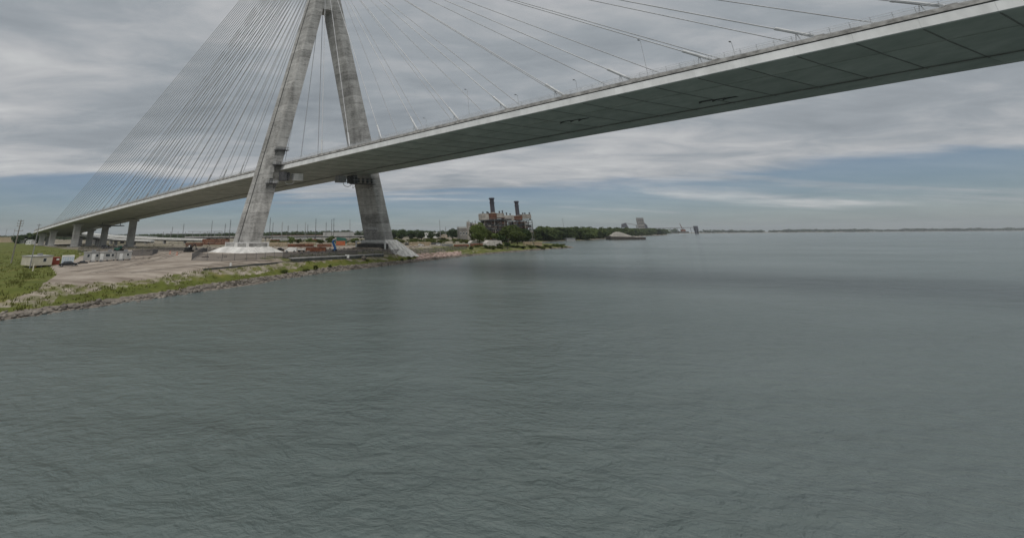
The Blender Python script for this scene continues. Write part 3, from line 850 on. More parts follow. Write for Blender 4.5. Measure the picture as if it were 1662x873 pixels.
platform('work_platform', 'upper small work platform with pale top on the near tower leg above deck level', on_leg(457, 244), 6.0, 2.4, 1.2, MT['steel'], roof=True)
platform('work_platform', 'dark work platform level with the deck rail on the near tower leg', on_leg(456, 268), 6.5, 2.4, 1.2, MT['steel'])
platform('work_platform', 'lowest small platform with railing on the near tower leg below the deck', on_leg(441, 298), 4.6, 2.2, 1.4, MT['steel'])
platform('work_platform', 'small dark platform low on the far tower leg', on_leg(603, 374, 1.3), 4.6, 2.2, 1.3, MT['steel'])
x = on_leg(440, 293, .12)
door = MB().box(tuple(x), (1.6, .25, 2.2), math.atan2(E2[1], E2[0])).build('doorway', MT['groove'])
tag(door, 'dark doorway opening in the near tower leg above the lowest platform', 'doorway')


fpn = thing('stain_patch', 'dark stain on the near tower leg beside the deck, drawn as thin panels', 'formwork', on_leg(452, 280, .1))
for i, (px, py, w_, h_) in enumerate(((452, 268, 2.6, 4.0), (450, 277, 2.8, 4.2), (447, 287, 2.6, 4.4))):
    q = on_leg(px, py, .08); MB().box(tuple(q), (w_, .14, h_), math.atan2(E2[1], E2[0])).build('panel', MT['stain'], fpn)  # thin dark panels draw a stain on the concrete of the leg


def bearing(label, c, mirror=1, skin='steelgrey'):
    r = thing('bearing_bracket', label, 'bracket', c)
    dx = Vector((*E2, 0)).normalized() * mirror; dz = Vector((0, 0, 1)); dy = Vector((*E1, 0)).normalized()

    def bx(m_, a0, a1, z0, z1, w=2.0):
        p = Vector(c)
        m_.hexa([p + dx * a0 - dy * w / 2 + dz * z0, p + dx * a1 - dy * w / 2 + dz * z0, p + dx * a1 + dy * w / 2 + dz * z0, p + dx * a0 + dy * w / 2 + dz * z0],
                [p + dx * a0 - dy * w / 2 + dz * z1, p + dx * a1 - dy * w / 2 + dz * z1, p + dx * a1 + dy * w / 2 + dz * z1, p + dx * a0 + dy * w / 2 + dz * z1]); return m_
    bx(MB(), 5.0, 9.0, -.4, 3.0, 2.6).build('steel_box', MT[skin], r)
    for k in range(3): bx(MB(), -.6, 5.05, .1 + k * 1.0, .45 + k * 1.0, .6).build('jack_rod', MT['steelgrey'], r)
    bx(MB(), -1.2, 1.4, -.8, 3.6, 2.2).build('frame_plate', MT['steel'], r)
    bx(MB(), 2.2, 2.7, -.6, 3.3, 2.3).build('frame_plate', MT['steel'], r)
    pp = [Vector(c) + dx * a + dz * z for a, z in ((5.6, -.4), (5.3, -1.5), (4.4, -2.2), (3.0, -2.4), (1.8, -1.9), (1.2, -1.2))]
    pi_ = MB()
    for p, q in zip(pp, pp[1:]): pi_.tube(p, q, .16, n=6)
    pi_.build('curved_pipe', MT['rail'], r, smooth=True)
    return r


w = st_plane(459, 291, s=6.8); bearing('grey steel bearing bracket with rods between the near leg and the deck', Vector(B(6.6, w[1], w[2])), 1, 'white')
w = st_plane(574, 296, s=6.8); bearing('grey steel bearing bracket with curved pipe left of the far tower leg', Vector(B(6.8, w[1], w[2])), -1)
fp = platform('work_platform', 'wide dark scaffold platform wrapped round the far leg under the deck', on_leg(589, 299, 1.4), 12, 3.2, 3.6, MT['steel'], 7)
c0 = Vector(fp.location)
for k in range(5):
    dx = Vector((*E2, 0)).normalized(); p = c0 + dx * (-5 + k * 2.5)
    MB().hexa([p + Vector((-.6, -.3, .6)), p + Vector((.7, -.3, .6)), p + Vector((.7, .3, .6)), p + Vector((-.6, .3, .6))], [p + Vector((-.6, -.3, 2.9)), p + Vector((.7, -.3, 2.9)), p + Vector((.7, .3, 2.9)), p + Vector((-.6, .3, 2.9))]).build('equipment_crate', MT['steel' if k % 2 else 'beam'], fp)
w = st_plane(168, 366.5, t=0)
ig = thing('inspection_gantry', 'dark flat inspection gantry hanging under the deck by the approach piers', 'gantry', Vector(B(w[0], 0, w[2])))
MB().hexa(quad_loop(w[0] - 6, w[0] + 6, -2, 12, w[2] - .4), quad_loop(w[0] - 6, w[0] + 6, -2, 12, w[2] + .4)).build('gantry_floor', MT['steel'], ig)
for tt in (-1, 11): MB().tube(B(w[0], tt, w[2]), B(w[0], tt, dk(w[0]) - 1.2), .3, n=4).build('hanger', MT['steel'], ig)


# --- lamps on the deck
def lamp(px0, py0, px1, py1, t, label):
    s, _, z = st_plane(px0, py0, t=t); z1 = st_plane(px1, py1, t=t)[2]
    b0 = B(s, t, dk(s) + 2.4); H = max(5.0, z1 - b0[2])
    r = thing('street_lamp', label, 'street lamp', b0, group='lamps along the deck')
    MB().tube(b0, (b0[0], b0[1], b0[2] + H), .11, .07, 6).build('pole', MT['rail'], r)
    MB().tube((b0[0], b0[1], b0[2] + H - .1), (b0[0] - .9, b0[1] - .5, b0[2] + H + .05), .06, n=4).build('arm', MT['rail'], r)
    MB().box((b0[0] - 1.1, b0[1] - .6, b0[2] + H + .05), (.9, .4, .18), .5).build('lamp_head', MT['steelgrey'], r)


lamp(1052, 124, 1040, 67, 16.8, 'tallest thin lamp pole on the deck between the two rightmost sleeves')
lamp(1194, 93, 1187, 70, 16.8, 'short lamp pole with a dark head at the far right of the deck')
lamp(938, 152, 935, 131, 16.8, 'lamp pole on the deck just right of the grey sleeve over the dark hatch')
lamp(762, 190, 760, 146, 16.8, 'lamp pole on the deck against the pale cloud right of the tower')
lamp(842, 172, 840, 155, 16.8, 'small lamp pole behind the deck screen between two sleeves')
lamp(692, 208, 690, 193, 16.8, 'small lamp pole behind the deck screen nearest the tower on its right')


# ------------------------------------------------------------------ vegetation
def crown_quads(n, cl, seed, flat=0.85, leaf=0.16, shape=1.0):
    """unit crown (radius 1, height about 2): leaf-size faces grouped in clumps with gaps between"""
    g = np.random.default_rng(seed)
    C = []
    while len(C) < cl:
        p = g.uniform(-1, 1, 3)
        r = np.linalg.norm(p * np.array([1, 1, 1 / shape]))
        if .35 < r < 1.0: C.append(p * np.array([.78, .78, .85]))
    C = np.array(C); R = g.uniform(.22, .40, cl)
    idx = g.integers(0, cl, n)
    d = g.normal(size=(n, 3)); d /= np.linalg.norm(d, axis=1)[:, None]
    P = C[idx] + d * (R[idx] * g.uniform(.55, 1.0, n) ** .5)[:, None]
    P[:, 2] *= flat
    nn = d + g.normal(size=(n, 3)) * .6; nn /= np.linalg.norm(nn, axis=1)[:, None]
    a = np.cross(nn, g.normal(size=(n, 3))); a /= np.linalg.norm(a, axis=1)[:, None]
    b = np.cross(nn, a); sz = leaf * g.uniform(.6, 1.3, n)[:, None]
    V = np.stack([P - a * sz, P - b * sz * .7, P + a * sz, P + b * sz * .7], 1)
    return V


TREE_PROTO = {}


def tree_proto(kind, seed, mat, n=1500, cl=26, trunk=.45, leaf=.10, shape=1.0):
    """tree of height about 1 (crown plus trunk)"""
    V = crown_quads(n, cl, seed, leaf=leaf, shape=shape)
    cz = trunk + (1 - trunk) * .48; rz_ = (1 - trunk) * .58
    V = V * np.array([.36, .36, rz_]) + np.array([0, 0, cz])
    F_ = np.arange(4 * n).reshape(n, 4)
    r = bpy.data.objects.new('tree', None); COL.objects.link(r)
    np_mesh('crown', V.reshape(-1, 3), F_, mat, parent=r)
    t = MB(); t.tube((0, 0, -.02), (0.01, 0, trunk + .25), .022, .010, 7)
    g = random.Random(seed)
    for k in range(6):
        an = g.uniform(0, 6.28); z0 = trunk * g.uniform(.7, 1.2); ln = g.uniform(.14, .26)
        t.tube((0, 0, z0), (ln * math.cos(an), ln * math.sin(an), z0 + g.uniform(.12, .3)), .010, .004, 5)
    t.build('trunk', MT['bark'], r, local=True)
    r.name = kind
    return r


def plant(kind, seed, mat, label, cat, group, loc, h, w=None, rz=0.0, **kw):
    key = (kind, seed, mat.name)
    sc = ((w or h * .72) / .72, (w or h * .72) / .72, h)
    if key not in TREE_PROTO:
        r = tree_proto(kind, seed, mat, **kw); TREE_PROTO[key] = r
        r.location = loc; r.scale = sc; r.rotation_euler = (0, 0, rz)
    else:
        r = dup(TREE_PROTO[key], loc, rz, sc)
    return tag(r, label, cat, group)


def tree_px(px, base, top, w_px, kind, seed, mat, label, cat='tree', group=None, Y=None, **kw):
    q = G(px, base) if Y is None else at(px, base, Y)
    if Y is not None: q.z = gz(q.x, q.y)
    k = mpp(q.y, q.z)
    tp = at(px, top, q.y)
    return plant(kind, seed, mat, label, cat, group, (q.x, q.y, q.z - .05), max(tp.z - q.z, .4), w_px * k, rnd.uniform(0, 6), **kw)


def woodland(name, label_kind, pts, mat, nq=160, seed=3):
    """far wood that reads as one mass"""
    g = np.random.default_rng(seed); protos = [crown_quads(nq, 14, seed * 10 + k, leaf=.22) for k in range(5)]
    out = []
    for (x, y, h, w) in pts:
        V = protos[g.integers(0, 5)]
        a = g.uniform(0, 6.28); c, s = math.cos(a), math.sin(a)
        W = V.copy(); W[..., 0] = (V[..., 0] * c - V[..., 1] * s) * w * .55 + x; W[..., 1] = (V[..., 0] * s + V[..., 1] * c) * w * .55 + y
        W[..., 2] = V[..., 2] * h * .56 + h * .48 + gz(x, y)
        out.append(W)
    V = np.concatenate(out)
    n = len(V)
    return np_mesh(name, V.reshape(-1, 3), np.arange(4 * n).reshape(n, 4), mat, 'stuff')


def shore_reach(px):
    """distance ahead at which a bearing meets the far bank"""
    Ys = np.geomspace(350, 6000, 400); v = ray(px, 380); X = v[0] / v[1] * Ys
    d = shore_dist(X, Ys); k = np.argmax(d > 0)
    wet = np.nonzero(d < 0)[0]
    if len(wet) == 0: return 350.0
    for i in range(wet[0], len(d)):
        if d[i] > 0: return Ys[i]
    return 6000.0


# far tree belt all along the horizon
pts = []
TOPS = [(-60, 382.5), (130, 380.5), (320, 378.0), (420, 376.0), (500, 374.5), (590, 372.5), (640, 371.5), (700, 373.5), (760, 373.0), (880, 370.5), (1000, 369.5)]
for i in range(620):
    px = rnd.uniform(-60, 1000); Y = max(rnd.uniform(1000, 1700), (shore_reach(px) + 60) if px > 860 else 0)
    q = at(px, 380, Y)
    if shore_dist(np.array([q.x]), np.array([q.y]))[0] < 15: continue
    tp = np.interp(px, *zip(*TOPS)) + abs(rnd.gauss(0, 1.1))
    h = at(px, tp, Y).z - gz(q.x, q.y); pts.append((q.x, q.y, h, rnd.uniform(18, 34)))
woodland('woodland', None, pts, MT['leafF'], 150, 3)
# wood on the right bank behind the barge
pts = []
REACH = {p: shore_reach(p) for p in range(876, 1104, 4)}
for i in range(420):
    px = rnd.uniform(878, 1098)
    Y = REACH[int(px - px % 4)] * (1 + rnd.random() ** 1.6 * .35) + 12
    q = at(px, 380, Y)
    if shore_dist(np.array([q.x]), np.array([q.y]))[0] < 8: continue
    tp = 367.8 + 3.4 * (px - 880) / 212 + rnd.uniform(-.9, 3.0)
    h = max(at(px, tp, q.y).z - gz(q.x, q.y), 5); pts.append((q.x, q.y, h, h * rnd.uniform(.8, 1.3)))
woodland('woodland', None, pts, MT['leafW'], 300, 9)
# far shore beyond the river mouth
pts = []
for i in range(260):
    px = rnd.uniform(1128, 1700); Y = rnd.uniform(4200, 5400) if px > 1160 else rnd.uniform(3300, 4600)
    q = at(px, 376, Y)
    if shore_dist(np.array([q.x]), np.array([q.y]))[0] < 10: continue
    h = rnd.uniform(22, 42); pts.append((q.x, q.y, h, h * rnd.uniform(2.0, 4.0)))
woodland('woodland', None, pts, MT['leafF'], 90, 5)
# wood at the left edge behind the pale shed
pts = []
for i in range(46):
    px = rnd.uniform(28, 66); Y = rnd.uniform(560, 760); q = at(px, 384, Y)
    tp = 384 - (px - 28) / 38 * 5 - rnd.uniform(0, 3); h = max(at(px, tp, q.y).z - gz(q.x, q.y), 5); pts.append((q.x, q.y, h, h * 1.2))
woodland('woodland', None, pts, MT['leafB'], 160, 12)

# low brush at the back of the yard
pts = []
for i in range(170):
    px = rnd.uniform(438, 592) if i < 80 else rnd.uniform(640, 766)
    q = G(px, rnd.uniform(390, 395) if i < 80 else rnd.uniform(388, 395.5)); h = rnd.uniform(1.6, 4.2); pts.append((q.x, q.y, h, h * rnd.uniform(1.2, 2.4)))
woodland('undergrowth', None, pts, MT['leafC'], 130, 31)

# single trees that can be told apart
g1 = 'trees before the power station'
tree_px(779, 399, 361, 30, 'broadleaf_tree', 1, MT['leafA'], 'tall pale green tree left of the power station behind the white tents', group=g1, n=2600, cl=34, trunk=.2, leaf=.075)
tree_px(771, 397, 366, 20, 'broadleaf_tree', 2, MT['leafA'], 'narrow tree left of the tallest tree beside the small white building', group=g1, n=1800, cl=26, trunk=.2, leaf=.085)
tree_px(790, 398, 371, 20, 'broadleaf_tree', 3, MT['leafC'], 'small olive tree between the tallest tree and the chimneys', group=g1, n=1500, cl=22, trunk=.2, leaf=.09)
tree_px(831, 395, 365, 36, 'broadleaf_tree', 4, MT['leafA'], 'widest round tree in front of the boiler frames', group=g1, n=2800, cl=36, trunk=.15, leaf=.075)
tree_px(848, 394, 369, 32, 'broadleaf_tree', 5, MT['leafB'], 'dark tree below the right chimney', group=g1, n=2000, cl=30, trunk=.15, leaf=.085)
tree_px(862, 393, 374, 24, 'broadleaf_tree', 3, MT['leafC'], 'low olive tree at the right end of the power station', group=g1, n=1500, cl=22, trunk=.15, leaf=.09)
tree_px(814, 396, 376, 28, 'broadleaf_tree', 6, MT['leafB'], 'low dark tree right behind the larger white tent', group=g1, n=1500, cl=22, trunk=.12, leaf=.09)
tree_px(735, 389, 370, 20, 'broadleaf_tree', 7, MT['leafB'], 'dark round tree left of the small white plant building', group=g1, n=1500, cl=22, trunk=.12, leaf=.09)
tree_px(747, 389, 375, 18, 'broadleaf_tree', 7, MT['leafB'], 'dark low tree directly before the small white plant building', group=g1)
for px, b, t, w, sd9, mt9, lb in ((823, 396, 372, 26, 6, 'leafA', 'leafy tree left in front of the widest round tree'), (840, 396.5, 374, 28, 2, 'leafA', 'pale leafy tree right in front of the widest round tree'), (856, 395, 374, 22, 5, 'leafB', 'dark tree right of the widest round tree'), (800, 397, 377, 20, 7, 'leafA', 'small tree above the larger white tent'), (783, 398, 370, 16, 2, 'leafA', 'slim tree touching the right side of the tallest tree'), (870, 392, 379, 18, 3, 'leafB', 'dark low tree before the left white house')):
    tree_px(px, b, t, w, 'broadleaf_tree', sd9, MT[mt9], lb, group=g1)
for i, (px, b, t, w) in enumerate(((652, 389, 372, 22), (668, 389, 373.5, 22), (684, 388.5, 374, 20), (640, 389, 374, 14), (700, 388, 375, 16), (712, 387, 376, 14))):
    tree_px(px, b, t, w, 'broadleaf_tree', 8 + i % 2, MT['leafB'], ['tree with the highest crown just right of the far tower leg', 'second tree right of the far tower leg in the dark row', 'third tree of the dark row right of the far tower leg', 'tree of the dark row half hidden by the far tower leg', 'fourth tree of the dark row left of the low white shed', 'last small tree of the dark row beside the low white shed'][i], group='dark trees right of the tower', n=1300, cl=22, trunk=.1, leaf=.1)
for i, (px, b, t, w) in enumerate(((888, 388, 377, 12), (902, 389, 375.5, 14), (914, 389.5, 377, 13), (876, 390, 380, 14), (930, 388, 371.5, 18), (946, 388, 372, 20), (962, 387.5, 371, 20), (978, 387, 371.5, 18), (1068, 381, 370.5, 18), (1084, 380.5, 371.5, 14))):
    tree_px(px, b, t, w, 'bank_tree', 20 + i % 3, MT['leafB' if i % 3 else 'leafA'], ['small tree in front of the white houses on the right bank', 'tree right of the white houses on the right bank', 'tree beside the pale roof on the right bank', 'bush like tree below the white houses at the inlet', 'bank tree below the tall light mast', 'bank tree second right of the tall light mast', 'bank tree halfway between light mast and gravel barge', 'bank tree just left of the gravel barge', 'bank tree below and right of the silo tower', 'outermost bank tree at the tip of the wooded shore'][i], group='trees on the right bank', n=1300, cl=22, trunk=.08, leaf=.1)

WN9 = ['first', 'second', 'third', 'fourth', 'fifth', 'sixth', 'seventh', 'eighth']
# bushes
bl = [(472, 395, 383, 17), (485, 395, 386.5, 15), (504, 395.5, 385, 22), (519, 395, 387.5, 18), (537, 394, 381.5, 18), (556, 394.5, 385, 16), (575, 395, 385.5, 18)]
for i, (px, b, t, w) in enumerate(bl):
    tree_px(px, b, t, w, 'bush', 30 + i % 3, MT['leafC' if i % 2 else 'leafA'], ['bush nearest the near tower leg behind the timber stack', 'second bush right of the near tower leg', 'wide olive bush behind the rusty container', 'bush left of the blue boom lift', 'tall bush above the blue boom lift', 'bush behind the green tarp', 'bush left of the far tower leg'][i], 'bush', 'bushes between the tower legs', n=700, cl=14, trunk=.03, leaf=.12)
bl = [(512, 438, 429.5, 10), (536, 434, 429, 9), (497, 440, 436, 14), (462, 443, 437, 16), (665, 421, 417, 10), (652, 423, 419, 8), (596, 424, 420, 8)]
for i, (px, b, t, w) in enumerate(bl):
    tree_px(px, b, t, w, 'bush', 33 + i % 3, MT['leafA' if i % 2 else 'leafC'], ['leafy green bush on the bank below the retaining wall', 'second leafy bush right of it on the bank', 'low weedy bush at the water edge below the leafy bush', 'low green weeds at the lower edge of the bank', 'green bush at the end of the grass before the pink boulders', 'low bush beside the far tower footing fence', 'small bush under the white sign side of the bank'][i], 'bush', 'bushes on the river bank', n=700, cl=14, trunk=.03, leaf=.12)
SC2 = ['long scrub', 'tall scrub', 'olive scrub', 'brown green scrub', 'low scrub', 'ragged scrub', 'dense scrub', 'thin scrub']
for i in range(16):
    px = 775 + i * 9.2 + rnd.uniform(-2, 2); b = 402.5 - (px - 775) * .008 + rnd.uniform(-2.5, 1.2)
    tree_px(px, b, b - rnd.uniform(3, 7), rnd.uniform(10, 18), 'bush', 30 + i % 3, MT[['leafC', 'leafB', 'leafA', 'leafC'][i % 4]], SC2[i % 8] + ' clump ' + ('on the tent side of the grassy point' if i < 8 else 'towards the tip of the grassy point') + ', ' + WN9[i % 8] + ' in line', 'bush', 'scrub clumps along the point')
SCRUB = ['tallest scrubby bush on the grassy point right of the larger tent', 'scrubby bush touching the right end of the larger tent', 'small scrubby bush below the tan crate stack', 'small scrubby bush in front of the low tan shed', 'wide low scrubby bush right of the low tan shed', 'small dark bush near the tip of the grassy point', 'outermost small bush at the tip of the grassy point', 'scrubby bush left of the tan crate stack', 'low scrubby bush in front of the larger tent', 'low scrubby bush left below the tan crate stack', 'low scrubby bush in front of the smaller tent', 'low scrubby bush halfway between tan shed and point tip']
bl = [(824, 405, 393, 13), (812, 402, 394, 12), (862, 403, 397, 8), (873, 404, 398, 8), (882, 405, 400, 9), (912, 403, 398.5, 5), (918, 402.5, 400, 5), (840, 402, 397, 9), (800, 405, 400, 8), (850, 404, 399, 9), (765, 405, 399, 8), (893, 403, 399, 7)]
for i, (px, b, t, w) in enumerate(bl):
    tree_px(px, b, t, w, 'bush', 30 + i % 3, MT['leafC' if i % 3 else 'leafB'], SCRUB[i], 'bush', 'bushes on the grassy point', n=700, cl=14, trunk=.03, leaf=.12)
bl = [(700, 391, 386, 20), (720, 391, 385, 16), (740, 392, 387, 18), (756, 393, 388, 14), (675, 392, 387, 14)]
for i, (px, b, t, w) in enumerate(bl):
    tree_px(px, b, t, w, 'shrub', 40 + i % 2, MT['leafC'], ['yellow green shrub below the low white shed', 'yellow green shrub below the brick hut', 'long shrub under the dark round tree', 'shrub left of the smaller tent', 'olive shrub right of the far tower footing'][i], 'shrub', 'shrubs behind the yard', n=800, cl=16, trunk=.03, leaf=.12)


def grass_tufts():
    V = []; n = 0
    while n < 26000:
        th = rnd.uniform(-62, 32); r = math.exp(rnd.uniform(math.log(45), math.log(330)))
        V.append((r * math.sin(math.radians(th)), r * math.cos(math.radians(th)))); n += 1
    P = np.array(V); x, y = P[:, 0], P[:, 1]; d = shore_dist(x, y); dn = d + (vnoise(x / 6, y / 6, 11) - .5) * 6
    ok = (((dn > 3.5) & (dn < 19)) | in_poly(x, y, GRASS_POLY) | ((dn > 3.5) & (dn < 60) & (x > 45))) & ~(in_poly(x, y, ROAD_POLY) & (d > 8))
    ok &= vnoise(x / 4, y / 4, 21) > .35
    P = P[ok]; z = height(P[:, 0], P[:, 1]); k = len(P)
    quads = []
    for j in range(4):
        a = nrg.uniform(0, 6.28, k); w = nrg.uniform(.05, .14, k); h = nrg.uniform(.15, .38, k) * (1 + .9 * (vnoise(P[:, 0] / 7, P[:, 1] / 7, 4) > .6))
        ox, oy = nrg.normal(0, .3, k), nrg.normal(0, .3, k); lx, ly = nrg.normal(0, .15, k), nrg.normal(0, .15, k)
        c, s = np.cos(a) * w, np.sin(a) * w; X, Y_ = P[:, 0] + ox, P[:, 1] + oy
        quads.append(np.stack([np.stack([X - c, Y_ - s, z - .05], 1), np.stack([X + c, Y_ + s, z - .05], 1), np.stack([X + lx + c * .3, Y_ + ly + s * .3, z + h], 1), np.stack([X + lx - c * .3, Y_ + ly - s * .3, z + h], 1)], 1))
    Q = np.concatenate(quads); n = len(Q)
    np_mesh('grass', Q.reshape(-1, 3), np.arange(4 * n).reshape(n, 4), MT['grassblade'], 'stuff')


grass_tufts()


def rocks(name, pts, mat):
    import bmesh
    bm = bmesh.new(); bmesh.ops.create_icosphere(bm, subdivisions=1, radius=1.0)
    v0 = np.array([v.co[:] for v in bm.verts]); f0 = np.array([[v.index for v in f.verts] for f in bm.faces]); bm.free()
    Vs, Fs = [], []; o = 0
    for (x, y, z, r) in pts:
        a = nrg.uniform(0, 6.28); c, s = math.cos(a), math.sin(a)
        v = v0 * (1 + nrg.uniform(-.28, .28, (len(v0), 1))) * np.array([1, nrg.uniform(.6, 1), nrg.uniform(.45, .75)]) * r
        v = np.stack([v[:, 0] * c - v[:, 1] * s + x, v[:, 0] * s + v[:, 1] * c + y, v[:, 2] + z], 1)
        Vs.append(v); Fs.append(f0 + o); o += len(v0)
    return np_mesh(name, np.concatenate(Vs), np.concatenate(Fs), mat, 'stuff')


pts = []
seg = [(-110, 12), *[tuple(p) for p in SHORE[3:11]]]
for (ax, ay), (bx, by) in zip(seg, seg[1:]):
    L_ = math.hypot(bx - ax, by - ay); nx, ny = -(by - ay) / L_, (bx - ax) / L_
    for i in range(int(L_ * (8.0 if ay < 170 else 5.0))):
        t = rnd.random(); off = rnd.gauss(1.3, 1.0)
        x, y = ax + (bx - ax) * t + nx * off, ay + (by - ay) * t + ny * off
        pts.append((x, y, max(gz(x, y), WATER - .2) + rnd.uniform(-.1, .2), rnd.uniform(.22, .62)))
rocks('riprap', pts, MT['rock'])
pts = []
for i in range(520):
    px = rnd.uniform(676, 748); f = rnd.random(); lo = 422 - (px - 676) * .11; hi = 413 - (px - 676) * .06
    q = G(px, lo + (hi - lo) * f); pts.append((q.x, q.y, q.z + .1, rnd.uniform(.35, 1.0)))
rocks('boulders', pts, MT['pinkrock'])


# ------------------------------------------------------------------ helpers for built things
def bx_on(q, w, d, h, z0=0.0, dx=0.0, dy=0.0, rz=0.0):
    co, si = math.cos(rz), math.sin(rz)
    return (q.x + dx * co - dy * si, q.y + dx * si + dy * co, q.z + z0 + h / 2), (w, d, h), rz


def site_cabin(name, label, px0, px1, base, top, depth, mat, rz=0.0, wins=3, doors=1, cat='site cabin', group=None, roofm='roofgrey', ribs=0, winlist=None, wf=1.0):
    q = G((px0 + px1) / 2, base); k = mpp(q.y, q.z); W = (px1 - px0) * k; H = (base - top) * k * 1.03
    W *= wf; r = thing(name, label, cat, tuple(q), rz, group)
    lift = min(.6, H * .18)
    MB().box((0, depth / 2, lift + (H - lift) / 2), (W, depth, H - lift)).build('wall', MT[mat], r, local=True)
    MB().box((0, depth / 2, H + .09), (W + .35, depth + .35, .18)).build('roof', MT[roofm], r, local=True)
    bl_ = MB()
    for i in range(max(3, int(W / 3))):
        x = -W / 2 + .4 + (W - .8) * i / (max(3, int(W / 3)) - 1)
        MB().box((x, .3, lift / 2), (.4, .4, lift)).build('support_block', MT['steel'], r, local=True)
    items = winlist or ([('w', (i + .5) / wins) for i in range(wins)] + [('d', (i + .28) / doors) for i in range(doors)])
    for kind, f in items:
        x = -W / 2 + W * f; hh = H - lift
        if kind == 'w':
            ww = min(2.0, W * .17); o = MB().box((x, -.03, lift + hh * .6), (ww, .07, hh * .42)).build('window', MT['white'], r, local=True)
            MB().box((x, -.07, lift + hh * .6), (ww * .88, .03, hh * .36)).build('pane', MT['glass'], o, local=True)
        else:
            o = MB().box((x, -.03, lift + hh * .42), (.95, .08, hh * .8)).build('door', MT['white'], r, local=True)
            MB().box((x + .33, -.09, lift + hh * .4), (.07, .06, .16)).build('handle', MT['steel'], o, local=True)
            for st_ in range(3): MB().box((x, -.5 - .3 * st_, lift * (1 - (st_ + 1) / 4)), (1.2, .3, .1)).build('step', MT['steelgrey'], r, local=True)
    MB().box((W * .1, depth * .5, H + .45), (1.1, .9, .6)).build('air_unit', MT['steelgrey'], r, local=True)
    for i in range(ribs):
        MB().box((-W / 2 + W * (i + .5) / ribs, -.03, lift + (H - lift) / 2), (.14, .07, H - lift - .1)).build('rib', MT[mat], r, local=True)
    return r, q, k, W, H


site_cabin('office_trailer', 'cream office trailer with grey end wall on the grass beside the leaning poles', 51, 83, 434, 417.5, 9, 'cream', 1.02, wf=.80, winlist=[('w', .6)])
q = G(61, 434); r = thing('step_ladder', 'yellow step ladder at the front of the cream office trailer', 'steps', tuple(q - Vector((0, 1.0, 0))))
for sx in (-.5, .5): MB().hexa([(sx - .05, -.6, 0), (sx + .05, -.6, 0), (sx + .05, -.45, 0), (sx - .05, -.45, 0)], [(sx - .05, .5, 1.3), (sx + .05, .5, 1.3), (sx + .05, .65, 1.3), (sx - .05, .65, 1.3)]).build('side_rail', MT['yellow'], r, local=True)
for i in range(4): MB().box((0, -.45 + i * .27, .2 + i * .32), (1.0, .22, .06)).build('tread', MT['yellow'], r, local=True)


def container(label, px0, px1, base, top, depth, mat, rz=0.0, name='shipping_container', cat='container', group=None, Y=None):
    q = G((px0 + px1) / 2, base); k = mpp(q.y, q.z); W = (px1 - px0) * k * (1 - .3 * min(1, rz / .7)); H = (base - top) * k
    r = thing(name, label, cat, tuple(q), rz, group)
    MB().box((0, depth / 2, H / 2), (W, depth, H - .1)).build('body', MT[mat], r, local=True)
    n = max(5, int(W / .6)); rb = MB()
    for i in range(n): rb.box((-W / 2 + W * (i + .5) / n, -.03, H / 2), (W / n * .45, .07, H - .5))
    tag(rb.build('corrugation', MT[mat], r, local=True), kind='stuff')
    for z in (.12, H - .12): MB().box((0, -.04, z), (W + .04, .12, .2)).build('frame_rail', MT[mat], r, local=True)
    for x in (-W / 2 + .1, W / 2 - .1): MB().box((x, -.05, H / 2), (.2, .14, H)).build('corner_post', MT[mat], r, local=True)
    return r, W, H


r, W, H = container('red brown shipping container between the cream trailer and the pale blue box', 83, 96.5, 430, 418, 4, 'rustred', .7)
MB().box((W * .2, -.12, H * .72), (W * .36, .05, H * .22)).build('white_placard', MT['white'], r, local=True)
r, W, H = container('white box trailer with pale blue panels behind the black car', 97.5, 120, 429.5, 415.5, 4, 'white', .7, name='box_trailer', cat='trailer')
for i in range(5): MB().box((-W / 2 + W * (i + .5) / 5, -.11, H * .52), (W / 5 * .7, .05, H * .62)).build('blue_panel', MT['bluepanel'], r, local=True)
site_cabin('office_trailer', 'leftmost long white office trailer in the row at the edge of the gravel', 134, 160, 425.5, 411, 3, 'greysiding', .66, wf=.80, winlist=[('w', .3), ('d', .62), ('w', .85)], group='row of white office trailers')
site_cabin('office_trailer', 'middle long white office trailer with wide dark window', 160.5, 187, 424.2, 410.5, 3, 'greysiding', .66, wf=.80, winlist=[('d', .12), ('w', .42), ('w', .55), ('w', .8)], group='row of white office trailers')
site_cabin('office_trailer', 'rightmost long white office trailer next to the fence', 187.5, 213, 422.8, 410, 3, 'greysiding', .66, wf=.80, winlist=[('d', .3), ('w', .75)], group='row of white office trailers')


